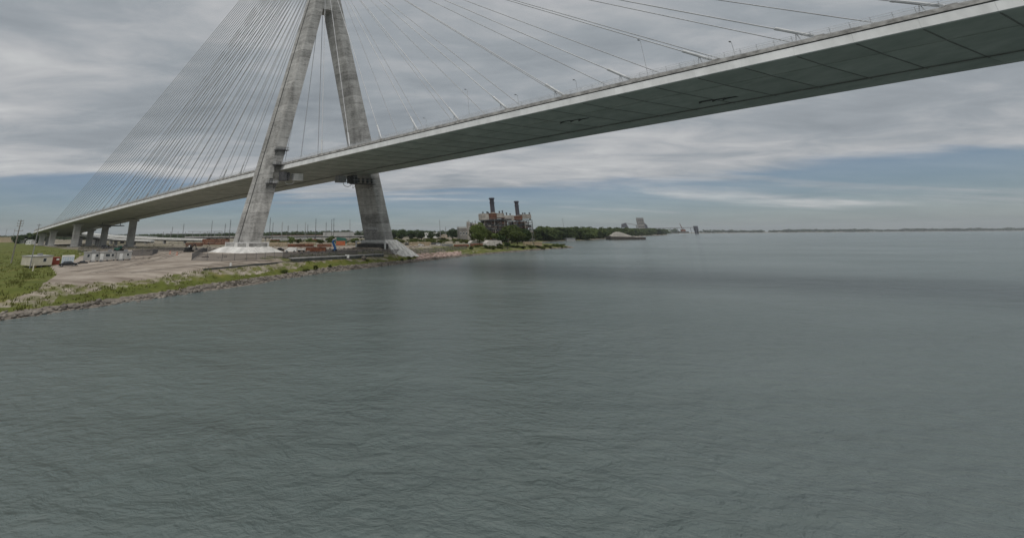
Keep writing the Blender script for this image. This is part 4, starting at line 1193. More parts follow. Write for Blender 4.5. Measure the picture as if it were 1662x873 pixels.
def car(label, px, base, w_px, h_px, mat, name='parked_car', cat='car', kind='sedan', rz=0.0, group=None):
    q = G(px, base); k = mpp(q.y, q.z); Ln = w_px * k; H = h_px * k; Wd = min(2.0, Ln * .42)
    r = thing(name, label, cat, tuple(q), rz, group)
    if kind == 'sedan':
        prof = [(-.5, .2), (-.49, .52), (-.36, .60), (-.24, .95), (.10, 1.0), (.26, .64), (.44, .56), (.5, .42), (.5, .2)]
        glass = [(-.31, .63), (-.215, .90), (.09, .94), (.215, .65)]
    elif kind == 'van':
        prof = [(-.5, .18), (-.5, .97), (-.46, 1.0), (.20, 1.0), (.36, .60), (.47, .52), (.5, .4), (.5, .18)]
        glass = [(.05, .62), (.05, .92), (.19, .92), (.31, .62)]
    else:   # pickup with open bed
        prof = [(-.5, .25), (-.5, .55), (-.12, .55), (-.10, .97), (-.06, 1.0), (.14, 1.0), (.25, .60), (.46, .54), (.5, .4), (.5, .25)]
        glass = [(-.06, .62), (-.05, .92), (.13, .92), (.21, .62)]
    b = MB(); b.hexa([(x * Ln, -Wd / 2 * (1 if z < .65 else .86), z * H) for x, z in prof], [(x * Ln, Wd / 2 * (1 if z < .65 else .86), z * H) for x, z in prof])
    b.build('body', MT[mat], r, local=True)
    MB().hexa([(x * Ln, -Wd / 2 - .02 if z < .7 else -Wd / 2 * .9, z * H) for x, z in glass], [(x * Ln, -Wd / 2 + .25, z * H) for x, z in glass]).build('side_window', MT['glass'], r, local=True)
    for x in (-.33, .32):
        for sy in (-1, 1):
            t = MB().tube((x * Ln, sy * (Wd / 2 - .24), H * .2), (x * Ln, sy * (Wd / 2 + .04), H * .2), H * .21, n=12).build('wheel', MT['rubber'], r, local=True)
            MB().tube((x * Ln, sy * (Wd / 2 + .03), H * .2), (x * Ln, sy * (Wd / 2 + .06), H * .2), H * .12, n=10).build('rim', MT['chrome'], t, local=True)
    for sy in (-.7, .7):
        MB().box((Ln * .495, sy * Wd / 2, H * .45), (.1, .3, .14)).build('headlight', MT['white'], r, local=True)
        MB().box((-Ln * .497, sy * Wd / 2, H * .48), (.08, .24, .16)).build('tail_light', MT['rustred'], r, local=True)
    return r


car('black parked car in front of the pale blue box trailer', 110.5, 432.2, 24, 8, 'carblack', rz=.6)
car('low dark car on the gravel left of the white office trailers', 134, 428.0, 14, 4.6, 'carblack', rz=.6)
car('white pickup truck parked beside the near tower footing', 472, 409.5, 19, 7.5, 'white', 'pickup_truck', 'truck', 'van', math.pi)
car('dark blue vehicle behind the office trailers under the deck', 172, 404, 14, 6, 'carblack', 'parked_van', 'van', 'van')
for i, (px, b, lab) in enumerate(((683, 399, 'white car right of the far tower footing by the dark heap'), (712, 398.5, 'white car near the left end of the tent row'), (880, 383.5, 'white car by the white houses'))):
    car(lab, px, b, 9, 3.4, 'white', group='white cars in the yard')
car('dark car behind the near tower footing next to the white pickup', 455, 406.5, 12, 4, 'carblack')

# flatbed beside the pickup
q = G(489, 409); k = mpp(q.y, q.z); r = thing('flatbed_trailer', 'low pale flatbed trailer between the white pickup and the rusty container', 'trailer', tuple(q))
MB().box((0, 1, 1.0), (13 * k, 2.4, .3)).build('bed', MT['white'], r, local=True)
for x in (-4 * k, -2.5 * k, 4 * k): MB().tube((x, -.3, .42), (x, .0, .42), .42, n=10).build('wheel', MT['rubber'], r, local=True)

# black telehandler / excavator at the fence corner
q = G(306, 409); k = mpp(q.y, q.z); r = thing('excavator', 'black excavator with raised arm parked at the fence corner by the gravel road', 'excavator', tuple(q), -.2)
for sy in (-1.2, 1.2): MB().hexa([(-2.4, sy - .35, .1), (2.4, sy - .35, .1), (2.6, sy - .35, .6), (2.2, sy - .35, 1.1), (-2.2, sy - .35, 1.1), (-2.6, sy - .35, .6)], [(-2.4, sy + .35, .1), (2.4, sy + .35, .1), (2.6, sy + .35, .6), (2.2, sy + .35, 1.1), (-2.2, sy + .35, 1.1), (-2.6, sy + .35, .6)]).build('track', MT['rubber'], r, local=True)
MB().box((-.4, 0, 1.9), (3.6, 2.6, 1.4)).build('engine_house', MT['carblack'], r, local=True)
cbn = MB().hexa([(.2, -1.2, 2.6), (1.8, -1.2, 2.6), (1.8, .2, 2.6), (.2, .2, 2.6)], [(.35, -1.1, 4.2), (1.5, -1.1, 4.2), (1.5, .1, 4.2), (.35, .1, 4.2)]).build('cab', MT['carblack'], r, local=True)
MB().box((.95, -1.2, 3.4), (.9, .06, 1.0)).build('window', MT['white'], cbn, local=True)
MB().tube((1.2, .5, 2.2), (3.6, .5, 4.6), .35, .28, 6).build('boom', MT['carblack'], r, local=True)
MB().tube((3.6, .5, 4.6), (4.8, .5, 2.0), .26, .2, 6).build('stick', MT['carblack'], r, local=True)
MB().hexa([(4.5, 0, 1.2), (5.4, 0, 1.3), (5.3, 0, 2.1), (4.6, 0, 2.2)], [(4.5, 1, 1.2), (5.4, 1, 1.3), (5.3, 1, 2.1), (4.6, 1, 2.2)]).build('bucket', MT['steel'], r, local=True)
# green loader behind the office trailers
q = G(192, 409.5); k = mpp(q.y, q.z); r = thing('loader', 'green wheel loader standing behind the office trailers', 'loader', tuple(q))
MB().box((-.6, 0, 1.9), (3.4, 2.2, 1.3)).build('body', MT['greenm'], r, local=True)
cbn = MB().box((.6, 0, 3.0), (1.5, 1.7, 1.5)).build('cab', MT['greenm'], r, local=True)
MB().box((.6, -.87, 3.1), (1.1, .05, 1.0)).build('window', MT['glass'], cbn, local=True)
for x in (-1.4, 1.5):
    for sy in (-1, 1): MB().tube((x, sy * 1.0, .9), (x, sy * 1.45, .9), .9, n=12).build('wheel', MT['rubber'], r, local=True)
MB().hexa([(1.4, -.3, 1.6), (1.4, .3, 1.6), (1.4, .3, 2.0), (1.4, -.3, 2.0)], [(3.4, -.3, 3.9), (3.4, .3, 3.9), (3.6, .3, 4.2), (3.6, -.3, 4.2)]).build('arm', MT['carblack'], r, local=True)
MB().hexa([(3.2, -1.1, 3.5), (4.2, -1.1, 3.7), (4.1, -1.1, 4.6), (3.3, -1.1, 4.5)], [(3.2, 1.1, 3.5), (4.2, 1.1, 3.7), (4.1, 1.1, 4.6), (3.3, 1.1, 4.5)]).build('bucket', MT['steel'], r, local=True)

# blue boom lift
q = G(543, 408.5); k = mpp(q.y, q.z); r = thing('boom_lift', 'blue folded boom lift standing between the tower legs', 'boom lift', tuple(q))
MB().box((0, 0, .85), (6.0 * k, 1.8, .8)).build('chassis', MT['blue'], r, local=True)
for x in (-2.2 * k, 2.2 * k):
    for sy in (-1, 1): MB().tube((x, sy * .8, .5), (x, sy * 1.1, .5), .5, n=10).build('wheel', MT['rubber'], r, local=True)
MB().tube((1.5 * k, 0, 1.2), (-3.6 * k, 0, 16 * k), .62, .5, 6).build('lower_boom', MT['blue'], r, local=True)
MB().tube((-3.6 * k, 0, 16 * k), (1 * k, 0, 18.5 * k), .42, .35, 6).build('upper_boom', MT['blue'], r, local=True)
MB().box((2.0 * k, 0, 18.6 * k), (2.4 * k, 1.2, .9)).build('basket', MT['steelgrey'], r, local=True)
container('orange container behind the blue boom lift', 545.5, 560, 398.5, 391.5, 4, 'orange')
q = G(552, 396); k = mpp(q.y, q.z); r = thing('tarp_stack', 'long dark green tarpaulin covered stack above the orange container', 'stack', (q.x, q.y + 8, q.z))
MB().hexa([(-10 * k, 0, 0), (10 * k, 0, 0), (10 * k, 5, 0), (-10 * k, 5, 0)], [(-7 * k, .8, 10.5 * k), (8 * k, .8, 9.2 * k), (8 * k, 4, 9.2 * k), (-7 * k, 4, 10.5 * k)]).build('tarpaulin', MT['greenm'], r, local=True)
for x in (-6, -2, 2, 6): MB().box((x * k, -.02, .5), (.2, .3, 1.0)).build('tie_block', MT['tan'], r, local=True)


def stack(label, px0, px1, base, top, mat, name='steel_stack', piece='beam', rows=3, depth=5, group=None, cat='stack', Y=None):
    q = G((px0 + px1) / 2, base); k = mpp(q.y, q.z); W = (px1 - px0) * k; H = (base - top) * k
    r = thing(name, label, cat, tuple(q), rnd.uniform(-.04, .04), group)
    nc = max(1, int(W / 7))
    for j in range(rows):
        for c in range(nc):
            w = W / nc * rnd.uniform(.88, .99); x = -W / 2 + W * (c + .5) / nc
            MB().box((x, depth / 2 + rnd.uniform(-.4, .4), H / rows * (j + .45)), (w, depth * rnd.uniform(.8, 1), H / rows * .82)).build(piece, MT[mat], r, local=True)
    return r


stack('long rusty steel beam stack left of the near tower leg behind the fence', 327, 370, 397, 388, 'rust', rows=3)
stack('rusty beam stack at the far left behind the excavator', 300, 326, 399.5, 394, 'rust', rows=2)
container('rust red open container right of the flatbed trailer', 496, 528, 409, 402, 4, 'rust')
stack('tan timber stack beside the right side of the near footing', 437, 465, 400, 393.5, 'tan', 'timber_stack', 'timber', 3)
stack('long low rusty plate stack behind the white pickup', 466, 508, 401, 396, 'rust', rows=2)
stack('pale timber stack in front of the wide olive bush', 486, 512, 397.5, 393.2, 'tan', 'timber_stack', 'timber', 2)
stack('rust brown plate stack left of the boom lift', 514, 538, 401, 396, 'rust', rows=2)
stack('pale pipe bundle right of the orange container', 562, 584, 397.5, 394.5, 'tan', 'pipe_bundle', 'pipe', 2)
stack('rust brown stack at the left of the smaller tent', 738, 762, 400.5, 397, 'rust', rows=2)
stack('tan timber stack right of the far tower footing', 664, 700, 398.5, 393, 'tan', 'timber_stack', 'timber', 2)
stack('dark scrap steel heap at the right edge of the far footing', 657, 676, 398, 394, 'steel', rows=2)
stack('dark steel stack before the timber right of the far footing', 700, 716, 397, 394, 'steel', rows=2)
stack('grey steel stack in the middle of the right yard', 718, 736, 400, 396, 'steelgrey', rows=2)
stack('tan crate stack at the edge of the point under the power station', 852, 866, 399, 392.5, 'tan', 'crate_stack', 'crate', 2)
stack('pinkish timber stack left of the larger tent', 764, 786, 400, 395.5, 'rust', rows=2)


def tent(label, px0, px1, base, top):
    q = G((px0 + px1) / 2, base); k = mpp(q.y, q.z); W = (px1 - px0) * k; H = (base - top) * k
    r = thing('storage_tent', label, 'tent', tuple(q), 0.05)
    sec = [(-.5, 0), (-.5, .55), (-.40, .86), (-.30, 1.0), (.45, .96), (.5, .55), (.5, 0)]
    n = max(3, int(W / 4))
    MB().hexa([(x * W, 0, z * H) for x, z in sec], [(x * W, 8, z * H) for x, z in sec]).build('cover', MT['canvas'], r, local=True)
    for i in range(n): MB().box((-W / 2 + W * (i + .5) / n, -.05, H * .42), (.16, .1, H * .8)).build('frame_rib', MT['roofgrey'], r, local=True)


tent('larger white storage tent on the river side below the power station', 790, 816, 401, 390.5)
tent('smaller white storage tent left of the larger one', 764, 786, 398.5, 391)


# ------------------------------------------------------------------ fences, walls, poles
def fence(label, pix, hpx, mesh, step=3.4, post='fence_post', name='chain_link_fence'):
    P = [G(*p) for p in pix]; H = hpx * mpp(P[0].y, P[0].z)
    r = thing(name, label, 'fence', tuple(P[0]))
    rail = MB(); pan = MB(); k = 0
    for a, b in zip(P, P[1:]):
        n = max(1, int((b - a).length / step))
        for i in range(n):
            p = a.lerp(b, i / n); q = a.lerp(b, (i + 1) / n); p.z = gz(p.x, p.y); q.z = gz(q.x, q.y)
            rail.tube((p.x, p.y, p.z + H), (q.x, q.y, q.z + H), .06, n=4)
            pan.poly([(p.x, p.y, p.z + .05), (q.x, q.y, q.z + .05), (q.x, q.y, q.z + H), (p.x, p.y, p.z + H)])
            MB().tube((p.x, p.y, p.z - .2), (p.x, p.y, p.z + H + .25), .075, n=5).build('post', MT[post], r); k += 1
    rail.build('top_rail', MT[post], r); pan.build('mesh_panel', MT[mesh], r)
    return r


fence('chain link fence curving past the near tower footing', [(311, 422.5), (336, 423.3), (360, 424), (400, 423.2), (430, 421.5), (459, 419.5)], 10.5, 'fence_mesh')
fence('dark screened fence between the tower footings', [(459, 419.5), (500, 418), (545, 416.2), (580, 415)], 9.5, 'fence_dark')
fence('chain link fence around the far tower footing', [(580, 415), (621, 413.8), (668, 412.2), (690, 411), (712, 409.5)], 8.6, 'fence_mesh')
fence('dark screened fence running back from the gravel road corner', [(311, 422.5), (318, 417), (326, 412), (336, 407.5)], 9.5, 'fence_dark')
fence('dark screened fence right of the office trailers', [(213, 416), (230, 415.3), (247, 414.8)], 9.5, 'fence_dark')
fence('grey fence along the back of the gravel road', [(247, 414.8), (256, 409), (275, 408), (298, 407)], 8, 'fence_mesh')
fence('long chain link fence behind the office trailers', [(126, 410.5), (150, 409), (180, 408), (205, 407.5)], 8, 'fence_mesh')
fence('low fence along the right yard by the tents', [(712, 409.5), (735, 406.5), (758, 404)], 6, 'fence_mesh')

pw = [G(*p) for p in ((474, 424.8), (500, 423.2), (530, 421.5), (560, 420), (590, 418.3), (622, 416.2))]
r = thing('retaining_wall', 'low dark retaining wall with pale concrete top between the yard and the grassy bank', 'wall', tuple(pw[0]))
for a, b in zip(pw, pw[1:]):
    d = (b - a).normalized(); nrm = Vector((-d.y, d.x, 0)) * .5
    for j in range(6):
        p, q = a.lerp(b, j / 6 + .004), a.lerp(b, (j + 1) / 6 - .004)
        MB().hexa([p - nrm * .6 - Vector((0, 0, .6)), q - nrm * .6 - Vector((0, 0, .6)), q + nrm * .6 - Vector((0, 0, .6)), p + nrm * .6 - Vector((0, 0, .6))], [p - nrm * .6 + Vector((0, 0, .95)), q - nrm * .6 + Vector((0, 0, .95)), q + nrm * .6 + Vector((0, 0, .95)), p + nrm * .6 + Vector((0, 0, .95))]).build('wall_panel', MT['beam'], r)
    MB().hexa([a - nrm * .8 + Vector((0, 0, .96)), b - nrm * .8 + Vector((0, 0, .96)), b + nrm * 5 + Vector((0, 0, .96)), a + nrm * 5 + Vector((0, 0, .96))], [a - nrm * .8 + Vector((0, 0, 1.2)), b - nrm * .8 + Vector((0, 0, 1.2)), b + nrm * 5 + Vector((0, 0, 1.2)), a + nrm * 5 + Vector((0, 0, 1.2))]).build('coping', MT['pier'], r)
pw = [G(*p) for p in ((330, 438.5), (370, 435), (410, 431), (440, 428.5), (473, 425.2))]
r = thing('kerb_wall', 'thin dark kerb wall along the grass edge below the near tower footing', 'kerb', tuple(pw[0]))
for a, b in zip(pw, pw[1:]):
    d = (b - a).normalized(); nrm = Vector((-d.y, d.x, 0)) * .2
    for j in range(4):
        p, q = a.lerp(b, j / 4 + .005), a.lerp(b, (j + 1) / 4 - .005)
        MB().hexa([p - nrm - Vector((0, 0, .5)), q - nrm - Vector((0, 0, .5)), q + nrm - Vector((0, 0, .5)), p + nrm - Vector((0, 0, .5))], [p - nrm + Vector((0, 0, .42)), q - nrm + Vector((0, 0, .42)), q + nrm + Vector((0, 0, .42)), p + nrm + Vector((0, 0, .42))]).build('kerb_block', MT['beam'], r)


def signboard(label, px, base, top, w, name='sign_board', mat='white'):
    q = G(px, base); k = mpp(q.y, q.z); r = thing(name, label, 'sign', tuple(q)); H = (base - top) * k
    MB().box((0, 0, H * .62), (w * k, .1, H * .76)).build('board', MT[mat], r, local=True)
    for x in (-.3, .3): MB().box((x * w * k, .1, H * .4), (.1, .1, H * .8)).build('post', MT['steelgrey'], r, local=True)


signboard('blank white sign board on the grassy bank between the tower legs', 563.5, 420.5, 413.8, 6.5)
signboard('small pale marker board on the bank below the near footing', 374, 433.5, 427, 3)
q = G(591, 421); k = mpp(q.y, q.z); tag(rocks('boulder', [(q.x, q.y, q.z + .5, 1.5)], MT['rock']), 'single pale boulder on the grass right of the white sign', 'boulder'); bpy.data.objects['boulder'].pop('kind', None)
for i, (px, b) in enumerate(((276, 412), (287, 414))):
    q = G(px, b); r = thing('traffic_barrel', ['orange striped barrel on the gravel road nearest the excavator', 'orange striped barrel on the gravel road left'][1 - i], 'barrel', tuple(q), group='barrels on the gravel road')
    MB().rings((0, 0, 0), [(.38, 0), (.34, .5)], 10).build('drum', MT['orange'], r, local=True); MB().rings((0, 0, 0), [(.36, .5), (.33, .75)], 10).build('band', MT['white'], r, local=True); MB().rings((0, 0, 0), [(.33, .75), (.28, 1.15)], 10).build('drum_top', MT['orange'], r, local=True)


def utility_pole(label, px, base, top, arms, name='utility_pole', group=None, Y=None, rad=.2, mat='wood', ins=True, aw=2.2):
    q = G(px, base) if Y is None else at(px, base, Y)
    q.z = gz(q.x, q.y)
    H = 0
    # a plumb pole: find the height whose tip stands at the surveyed row
    v = ray(px, base)
    for hh in np.arange(1, 90, .1):
        c = np.array([q.x, q.y, q.z + hh]) - CAM; w = c @ DD
        if PCY - FPX * (c @ U2) / w < top: H = hh; break
    H = H or 12
    r = thing(name, label, 'utility pole', tuple(q), 0, group)
    MB().tube((0, 0, -.3), (0, 0, H), rad, rad * .6, 8).build('pole', MT[mat], r, local=True)
    for f, w in arms:
        z = H * f; a = MB().box((0, 0, z), (w, .14, .16)).build('cross_arm', MT[mat], r, local=True)
        if ins:
            for x in (-w / 2 + .1, w / 2 - .1): MB().tube((x, 0, z + .08), (x, 0, z + .5), .09, .06, 6).build('insulator', MT['steelgrey'], a, local=True)
    return r, H


utility_pole('tall utility pole with three pairs of insulator arms standing on the grass bank', 18, 427, 357, [(.97, 2.2), (.91, 2.6), (.85, 2.2), (.74, 3.4)], rad=.24)
utility_pole('plain grey pole in front of the cream office trailer', 48, 436, 364, [(.97, 1.2)], rad=.15, mat='steelgrey', ins=False)
q = G(53, 440); tag(MB().tube(q, q + Vector((0, 0, 2.1)), .16, .14, 6).build('bollard', MT['cream']), 'pale bollard post standing in front of the cream office trailer', 'bollard')

# transmission poles and lattice masts far behind
masts = [(342, 358, 'far left'), (372, 356.5, 'x'), (278, 368, 'x'), (296, 363, 'x'), (364, 363, 'x'), (437, 353, 'x'), (442, 361, 'x'), (457, 360, 'x'), (467, 366, 'x'), (495, 360.5, 'x'), (499, 364.5, 'x'), (512, 354.5, 'x'), (529, 360.5, 'x'), (538, 356, 'x'), (541.5, 354.5, 'x'), (568, 356, 'x'), (715, 356.5, 'x'), (724, 368, 'x'), (482, 364, 'x'), (21, 371, 'x'), (8, 371, 'x')]
mlab = ['tall steel pole left of the near tower leg', 'tallest steel pole close to the near tower leg on its left', 'short steel pole over the white ramp', 'steel pole left of the substation frame', 'thin steel pole in the substation frame', 'steel pole touching the right edge of the near leg', 'second steel pole right of the near leg', 'third steel pole right of the near leg with wide base', 'short thin pole between third and fourth poles', 'steel pole left of the pair between the legs', 'short thick pole beside the tall one between the legs', 'tallest steel pole midway between the tower legs', 'slim steel pole right of the tallest one', 'steel pole beside the light mast left of the far leg', 'floodlight mast with two clusters between the legs', 'lone steel pole nearest the far tower leg', 'steel pole above the low white shed', 'short steel pole left of the power station', 'faint pole midway between the legs over the trees', 'faint lattice pylon behind the pale shed right', 'faint lattice pylon at the far left edge']
for (px, top, _), lab in zip(masts, mlab):
    Y = rnd.uniform(560, 760)
    arms = [(.9, 3.0), (.8, 3.6)] if rnd.random() < .7 else [(.95, 2.0)]
    if 'floodlight' in lab: arms = [(.99, 5), (.93, 5), (.72, 4), (.66, 4)]
    rr_, H = utility_pole(lab, px, 386, top, arms, 'transmission_pole', 'poles on the skyline', Y, .55 if 'faint' not in lab else .3, 'steelgrey' if rnd.random() < .3 else 'steel', ins=False)
r_, H = utility_pole('tall slender light mast above the wood on the right bank', 917, 384, 354.5, [(.985, 6.5), (.95, 5)], 'light_mast', None, 700, .35, 'steelgrey', ins=False)
utility_pole('wooden pole on the grassy point at the right end of the plant', 866, 402, 376, [(.95, 1.6)], rad=.28)
utility_pole('pale mast beside the small white plant building', 763, 391, 357, [(.97, 3)], 'light_mast', None, 360, .28, 'steelgrey', ins=False)
# substation portal frame
q = at(312, 385, 640); q.z = gz(q.x, q.y); k = mpp(640)
r = thing('substation_frame', 'long grey substation portal frame above the trees left of the near leg', 'substation', tuple(q))
xs = [-48 + 12 * i for i in range(9)]
for x in xs: MB().box((x * k, 0, 8 * k), (.5, .5, 16 * k)).build('column', MT['steelgrey'], r, local=True)
MB().box((0, 0, 12.5 * k), (98 * k, .6, .9)).build('beam', MT['steelgrey'], r, local=True); MB().box((20 * k, 0, 16 * k), (56 * k, .5, .7)).build('upper_beam', MT['steelgrey'], r, local=True)


# ------------------------------------------------------------------ white approach ramps and far sheds
def ramp(label, pts, wd, thick, mat='white', col_every=3, name='approach_ramp'):
    """pts: (px, py of top edge, Y)"""
    P = [at(*p) for p in pts]; r = thing(name, label, 'ramp', (P[0].x, P[0].y, gz(P[0].x, P[0].y)))
    rl = MB()
    for i, (a, b) in enumerate(zip(P, P[1:])):
        up = Vector((0, 0, 1)); n = Vector((0, wd, 0))
        MB().hexa([a - up * thick, b - up * thick, b + n - up * thick, a + n - up * thick], [a - up * .02, b - up * .02, b + n - up * .02, a + n - up * .02]).build('girder', MT[mat], r)
        MB().hexa([a - up * thick - up * 1.4 + n * .2, b - up * thick - up * 1.4 + n * .2, b + n * .8 - up * thick - up * 1.4, a + n * .8 - up * thick - up * 1.4], [a - up * thick + n * .2, b - up * thick + n * .2, b + n * .8 - up * thick, a + n * .8 - up * thick]).build('shade_strip', MT['beam'], r)  # dark strip puts the shade beneath the ramp into its colour
        g0 = gz(a.x, a.y)
        if a.z - thick - 1.4 > g0 + .5:
            MB().box((a.x, a.y + wd / 2, (a.z - thick - 1.4 + g0) / 2), (1.4, wd * .5, a.z - thick - 1.4 - g0)).build('column', MT['pier'], r)
    return r


ramp('upper white concrete ramp sloping down behind the approach piers', [(122, 376.5, 470), (150, 379.5, 470), (178, 382, 475), (206, 383.6, 480), (235, 385, 485), (265, 386, 490), (298, 386.8, 495), (330, 387.4, 500)], 9, 2.4)
ramp('lower white concrete ramp in front of the upper one', [(128, 381, 420), (155, 384.5, 420), (185, 387.2, 420), (215, 388.8, 422), (245, 390, 424)], 8, 1.6)
ramp('long low grey viaduct far behind the tower legs', [(300, 383.8, 600), (350, 383.4, 600), (430, 383.0, 610), (470, 382.7, 620), (510, 382.4, 630), (550, 382.2, 640), (590, 382.0, 640)], 9, 1.8, 'pier', name='viaduct')


def shed(label, px0, px1, base, top, Y, mat, roof='roofgrey', name='warehouse', bays=0, depth=14, cat='building', wins=0, gable=0.0):
    if Y is None: Y = (CAM_Z - .35) * FPX / (base - (380.4 - ((px0 + px1) / 2 - 600) * .007)) / 1.035
    a = at(px0, base, Y); b = at(px1, base, Y); g0 = min(gz(a.x, a.y), gz(b.x, b.y)) - .2
    h = at((px0 + px1) / 2, top, Y).z - g0; W = b.x - a.x
    r = thing(name, label, cat, ((a.x + b.x) / 2, Y, g0))
    MB().box((0, depth / 2, h * .44), (W, depth, h * .88)).build('wall', MT[mat], r, local=True)
    if gable:
        MB().hexa([(-W / 2 - .3, -.3, h * .88), (W / 2 + .3, -.3, h * .88), (W / 2 + .3, depth + .3, h * .88), (-W / 2 - .3, depth + .3, h * .88)], [(-W / 2 - .3, depth / 2 - .1, h * .88 + gable), (W / 2 + .3, depth / 2 - .1, h * .88 + gable), (W / 2 + .3, depth / 2 + .1, h * .88 + gable), (-W / 2 - .3, depth / 2 + .1, h * .88 + gable)]).build('roof', MT[roof], r, local=True)
    else:
        MB().box((0, depth / 2, h * .94), (W + .6, depth + .6, h * .115)).build('roof', MT[roof], r, local=True)
    for i in range(bays): MB().box((-W / 2 + W * (i + .5) / bays, -.1, h * .42), (.5, .24, h * .8)).build('pilaster', MT[mat], r, local=True)
    for i in range(wins):
        x = -W / 2 + W * (i + .5) / wins
        o = MB().box((x, -.06, h * .5), (W / wins * .5, .14, h * .22)).build('window', MT['white'], r, local=True)
        MB().box((x, -.14, h * .5), (W / wins * .42, .05, h * .17)).build('pane', MT['glass'], o, local=True)
    return r


shed('long beige shed at the far left edge behind the grass', -40, 30, 393.5, 385, 700, 'tan', 'tan', bays=9)
shed('low grey house with pale roof between the shed and the leftmost pier', 31, 39, 392, 388.5, 560, 'greysiding', 'roofgrey', 'house', wins=2, gable=1.5, depth=8)
shed('small white house right of the utility pole behind the grass', 42, 50, 393, 390, 500, 'white', 'roofgrey', 'house', wins=2, gable=1.2, depth=8)
shed('long pale warehouse with vertical bays left of the far tower leg', 524, 594, 385.5, 376.6, 1050, 'greysiding', 'roofgrey', bays=14)
shed('long brown grey warehouse between the tower legs', 440, 522, 387, 381.5, 900, 'greysiding', 'rust', bays=12)
shed('low white shed right of the tower under the steel pole', 690, 714, 385.5, 377.5, None, 'white', 'white', wins=4)
shed('small brick coloured hut right of the low white shed', 714, 726, 386, 380, None, 'tan', 'roofgrey', 'hut', wins=1, depth=8)
shed('white block shaped plant building with window bands left of the tall tree', 746, 760, 384, 368, 620, 'siloskin', 'greysiding', 'plant_building', wins=3)
shed('left white house on the right bank by the inlet', 867, 878, 385.6, 376.5, None, 'white', 'roofgrey', 'house', wins=3, gable=2.2, depth=9)
shed('right white house on the right bank by the inlet', 880, 889, 385.2, 377.5, None, 'white', 'white', 'house', wins=2, gable=2.0, depth=9)
shed('pale roofed shed half hidden by trees on the right bank', 909, 921, 386, 377, 690, 'greysiding', 'white', 'shed', wins=2, gable=2)
shed('low grey boat house at the water on the right bank', 920, 934, 389.5, 386.5, 620, 'roofgrey', 'steelgrey', 'boat_house', wins=3, depth=6)
shed('low tan shed at the edge of the grassy point', 868, 880, 397, 393, 330, 'tan', 'tan', 'shed', wins=0, bays=3, depth=3)

def wagon(label, px, Y, mat):
    q = at(px, 384, Y); q.z = gz(q.x, q.y)
    r = thing('freight_wagon', label, 'wagon', tuple(q), 0, 'freight wagons behind the yard')
    MB().box((0, 0, 2.5), (12.5, 3, 2.7)).build('body', MT[mat], r, local=True); MB().box((0, 0, 3.95), (12.9, 3.2, .2)).build('roof', MT['roofgrey'], r, local=True)
    for i in range(6): MB().box((-5.2 + 2.1 * i, -1.52, 2.5), (.18, .1, 2.6)).build('rib', MT[mat], r, local=True)
    for x in (-4.4, 4.4): MB().box((x, 0, .7), (2.6, 2.2, .7)).build('bogie', MT['steel'], r, local=True)


WN = ['first', 'second', 'third', 'fourth', 'fifth', 'sixth', 'seventh', 'eighth', 'ninth']
for i in range(9):
    wagon(WN[i] + ' wagon from the left in the row behind the bushes between the tower legs', 447 + 15.2 * i, 520, ['rust', 'greysiding', 'rust', 'casing', 'rustred', 'greysiding', 'white', 'rust', 'casing'][i])

# wheel ruts worn into the gravel road
TRK = [[(120, 441), (170, 433), (225, 422), (262, 414), (292, 409.5)], [(150, 443), (215, 431), (262, 420), (284, 413), (300, 410)], [(108, 435), (150, 430), (200, 425), (245, 417)], [(210, 443), (290, 434), (370, 429), (450, 424.5)]]
for tr in TRK:
    P = [G(*p) for p in tr]; dense = []
    for a_, b_ in zip(P, P[1:]):
        n = max(2, int((b_ - a_).length / 1.5)); dense += [a_.lerp(b_, i / n) for i in range(n)]
    tm = MB()
    for off in (-.95, .95):
        for p, q in zip(dense, dense[1:]):
            d = (q - p); d.z = 0; d.normalize(); nn = Vector((-d.y, d.x, 0)); w_ = .3
            c = [p + nn * (off - w_), q + nn * (off - w_), q + nn * (off + w_), p + nn * (off + w_)]
            tm.poly([(v_.x, v_.y, gz(v_.x, v_.y) + .03) for v_ in c])
    tag(tm.build('wheel_rut', MT['rut']), kind='structure')
db = MB()
for i in range(900):
    px = rnd.uniform(130, 760); row = rnd.uniform(388, 405) if rnd.random() < .8 else rnd.uniform(405, 421)
    q = G(px, row)
    if shore_dist(np.array([q.x]), np.array([q.y]))[0] < 26 or (row > 405 and 255 < px < 312): continue
    w_, d_, h_ = rnd.uniform(.4, 2.6), rnd.uniform(.3, 1.2), rnd.uniform(.1, .8); db.box((q.x, q.y, q.z + h_ / 2 - .03), (w_, d_, h_), rnd.uniform(0, 3))
tag(db.build('site_debris', MT['debris']), kind='stuff')

# ------------------------------------------------------------------ power station
Yp = 420; k = mpp(Yp); q = at(813, 390, Yp); g0 = gz(q.x, q.y); rowz = lambda row: at(813, row, Yp).z - g0
pxx = lambda px: at(px, 380, Yp).x - q.x
ps = thing('power_station', 'open rust and grey steel power station with boiler frames behind the trees', 'power station', (q.x, Yp, g0))


def pbox(name, px0, px1, r0, r1, y0, y1, mat, parent=None):
    return MB().box(((pxx(px0) + pxx(px1)) / 2, (y0 + y1) / 2, (rowz(r0) + rowz(r1)) / 2), (pxx(px1) - pxx(px0), y1 - y0, abs(rowz(r1) - rowz(r0)))).build(name, MT[mat], parent or ps, local=True)


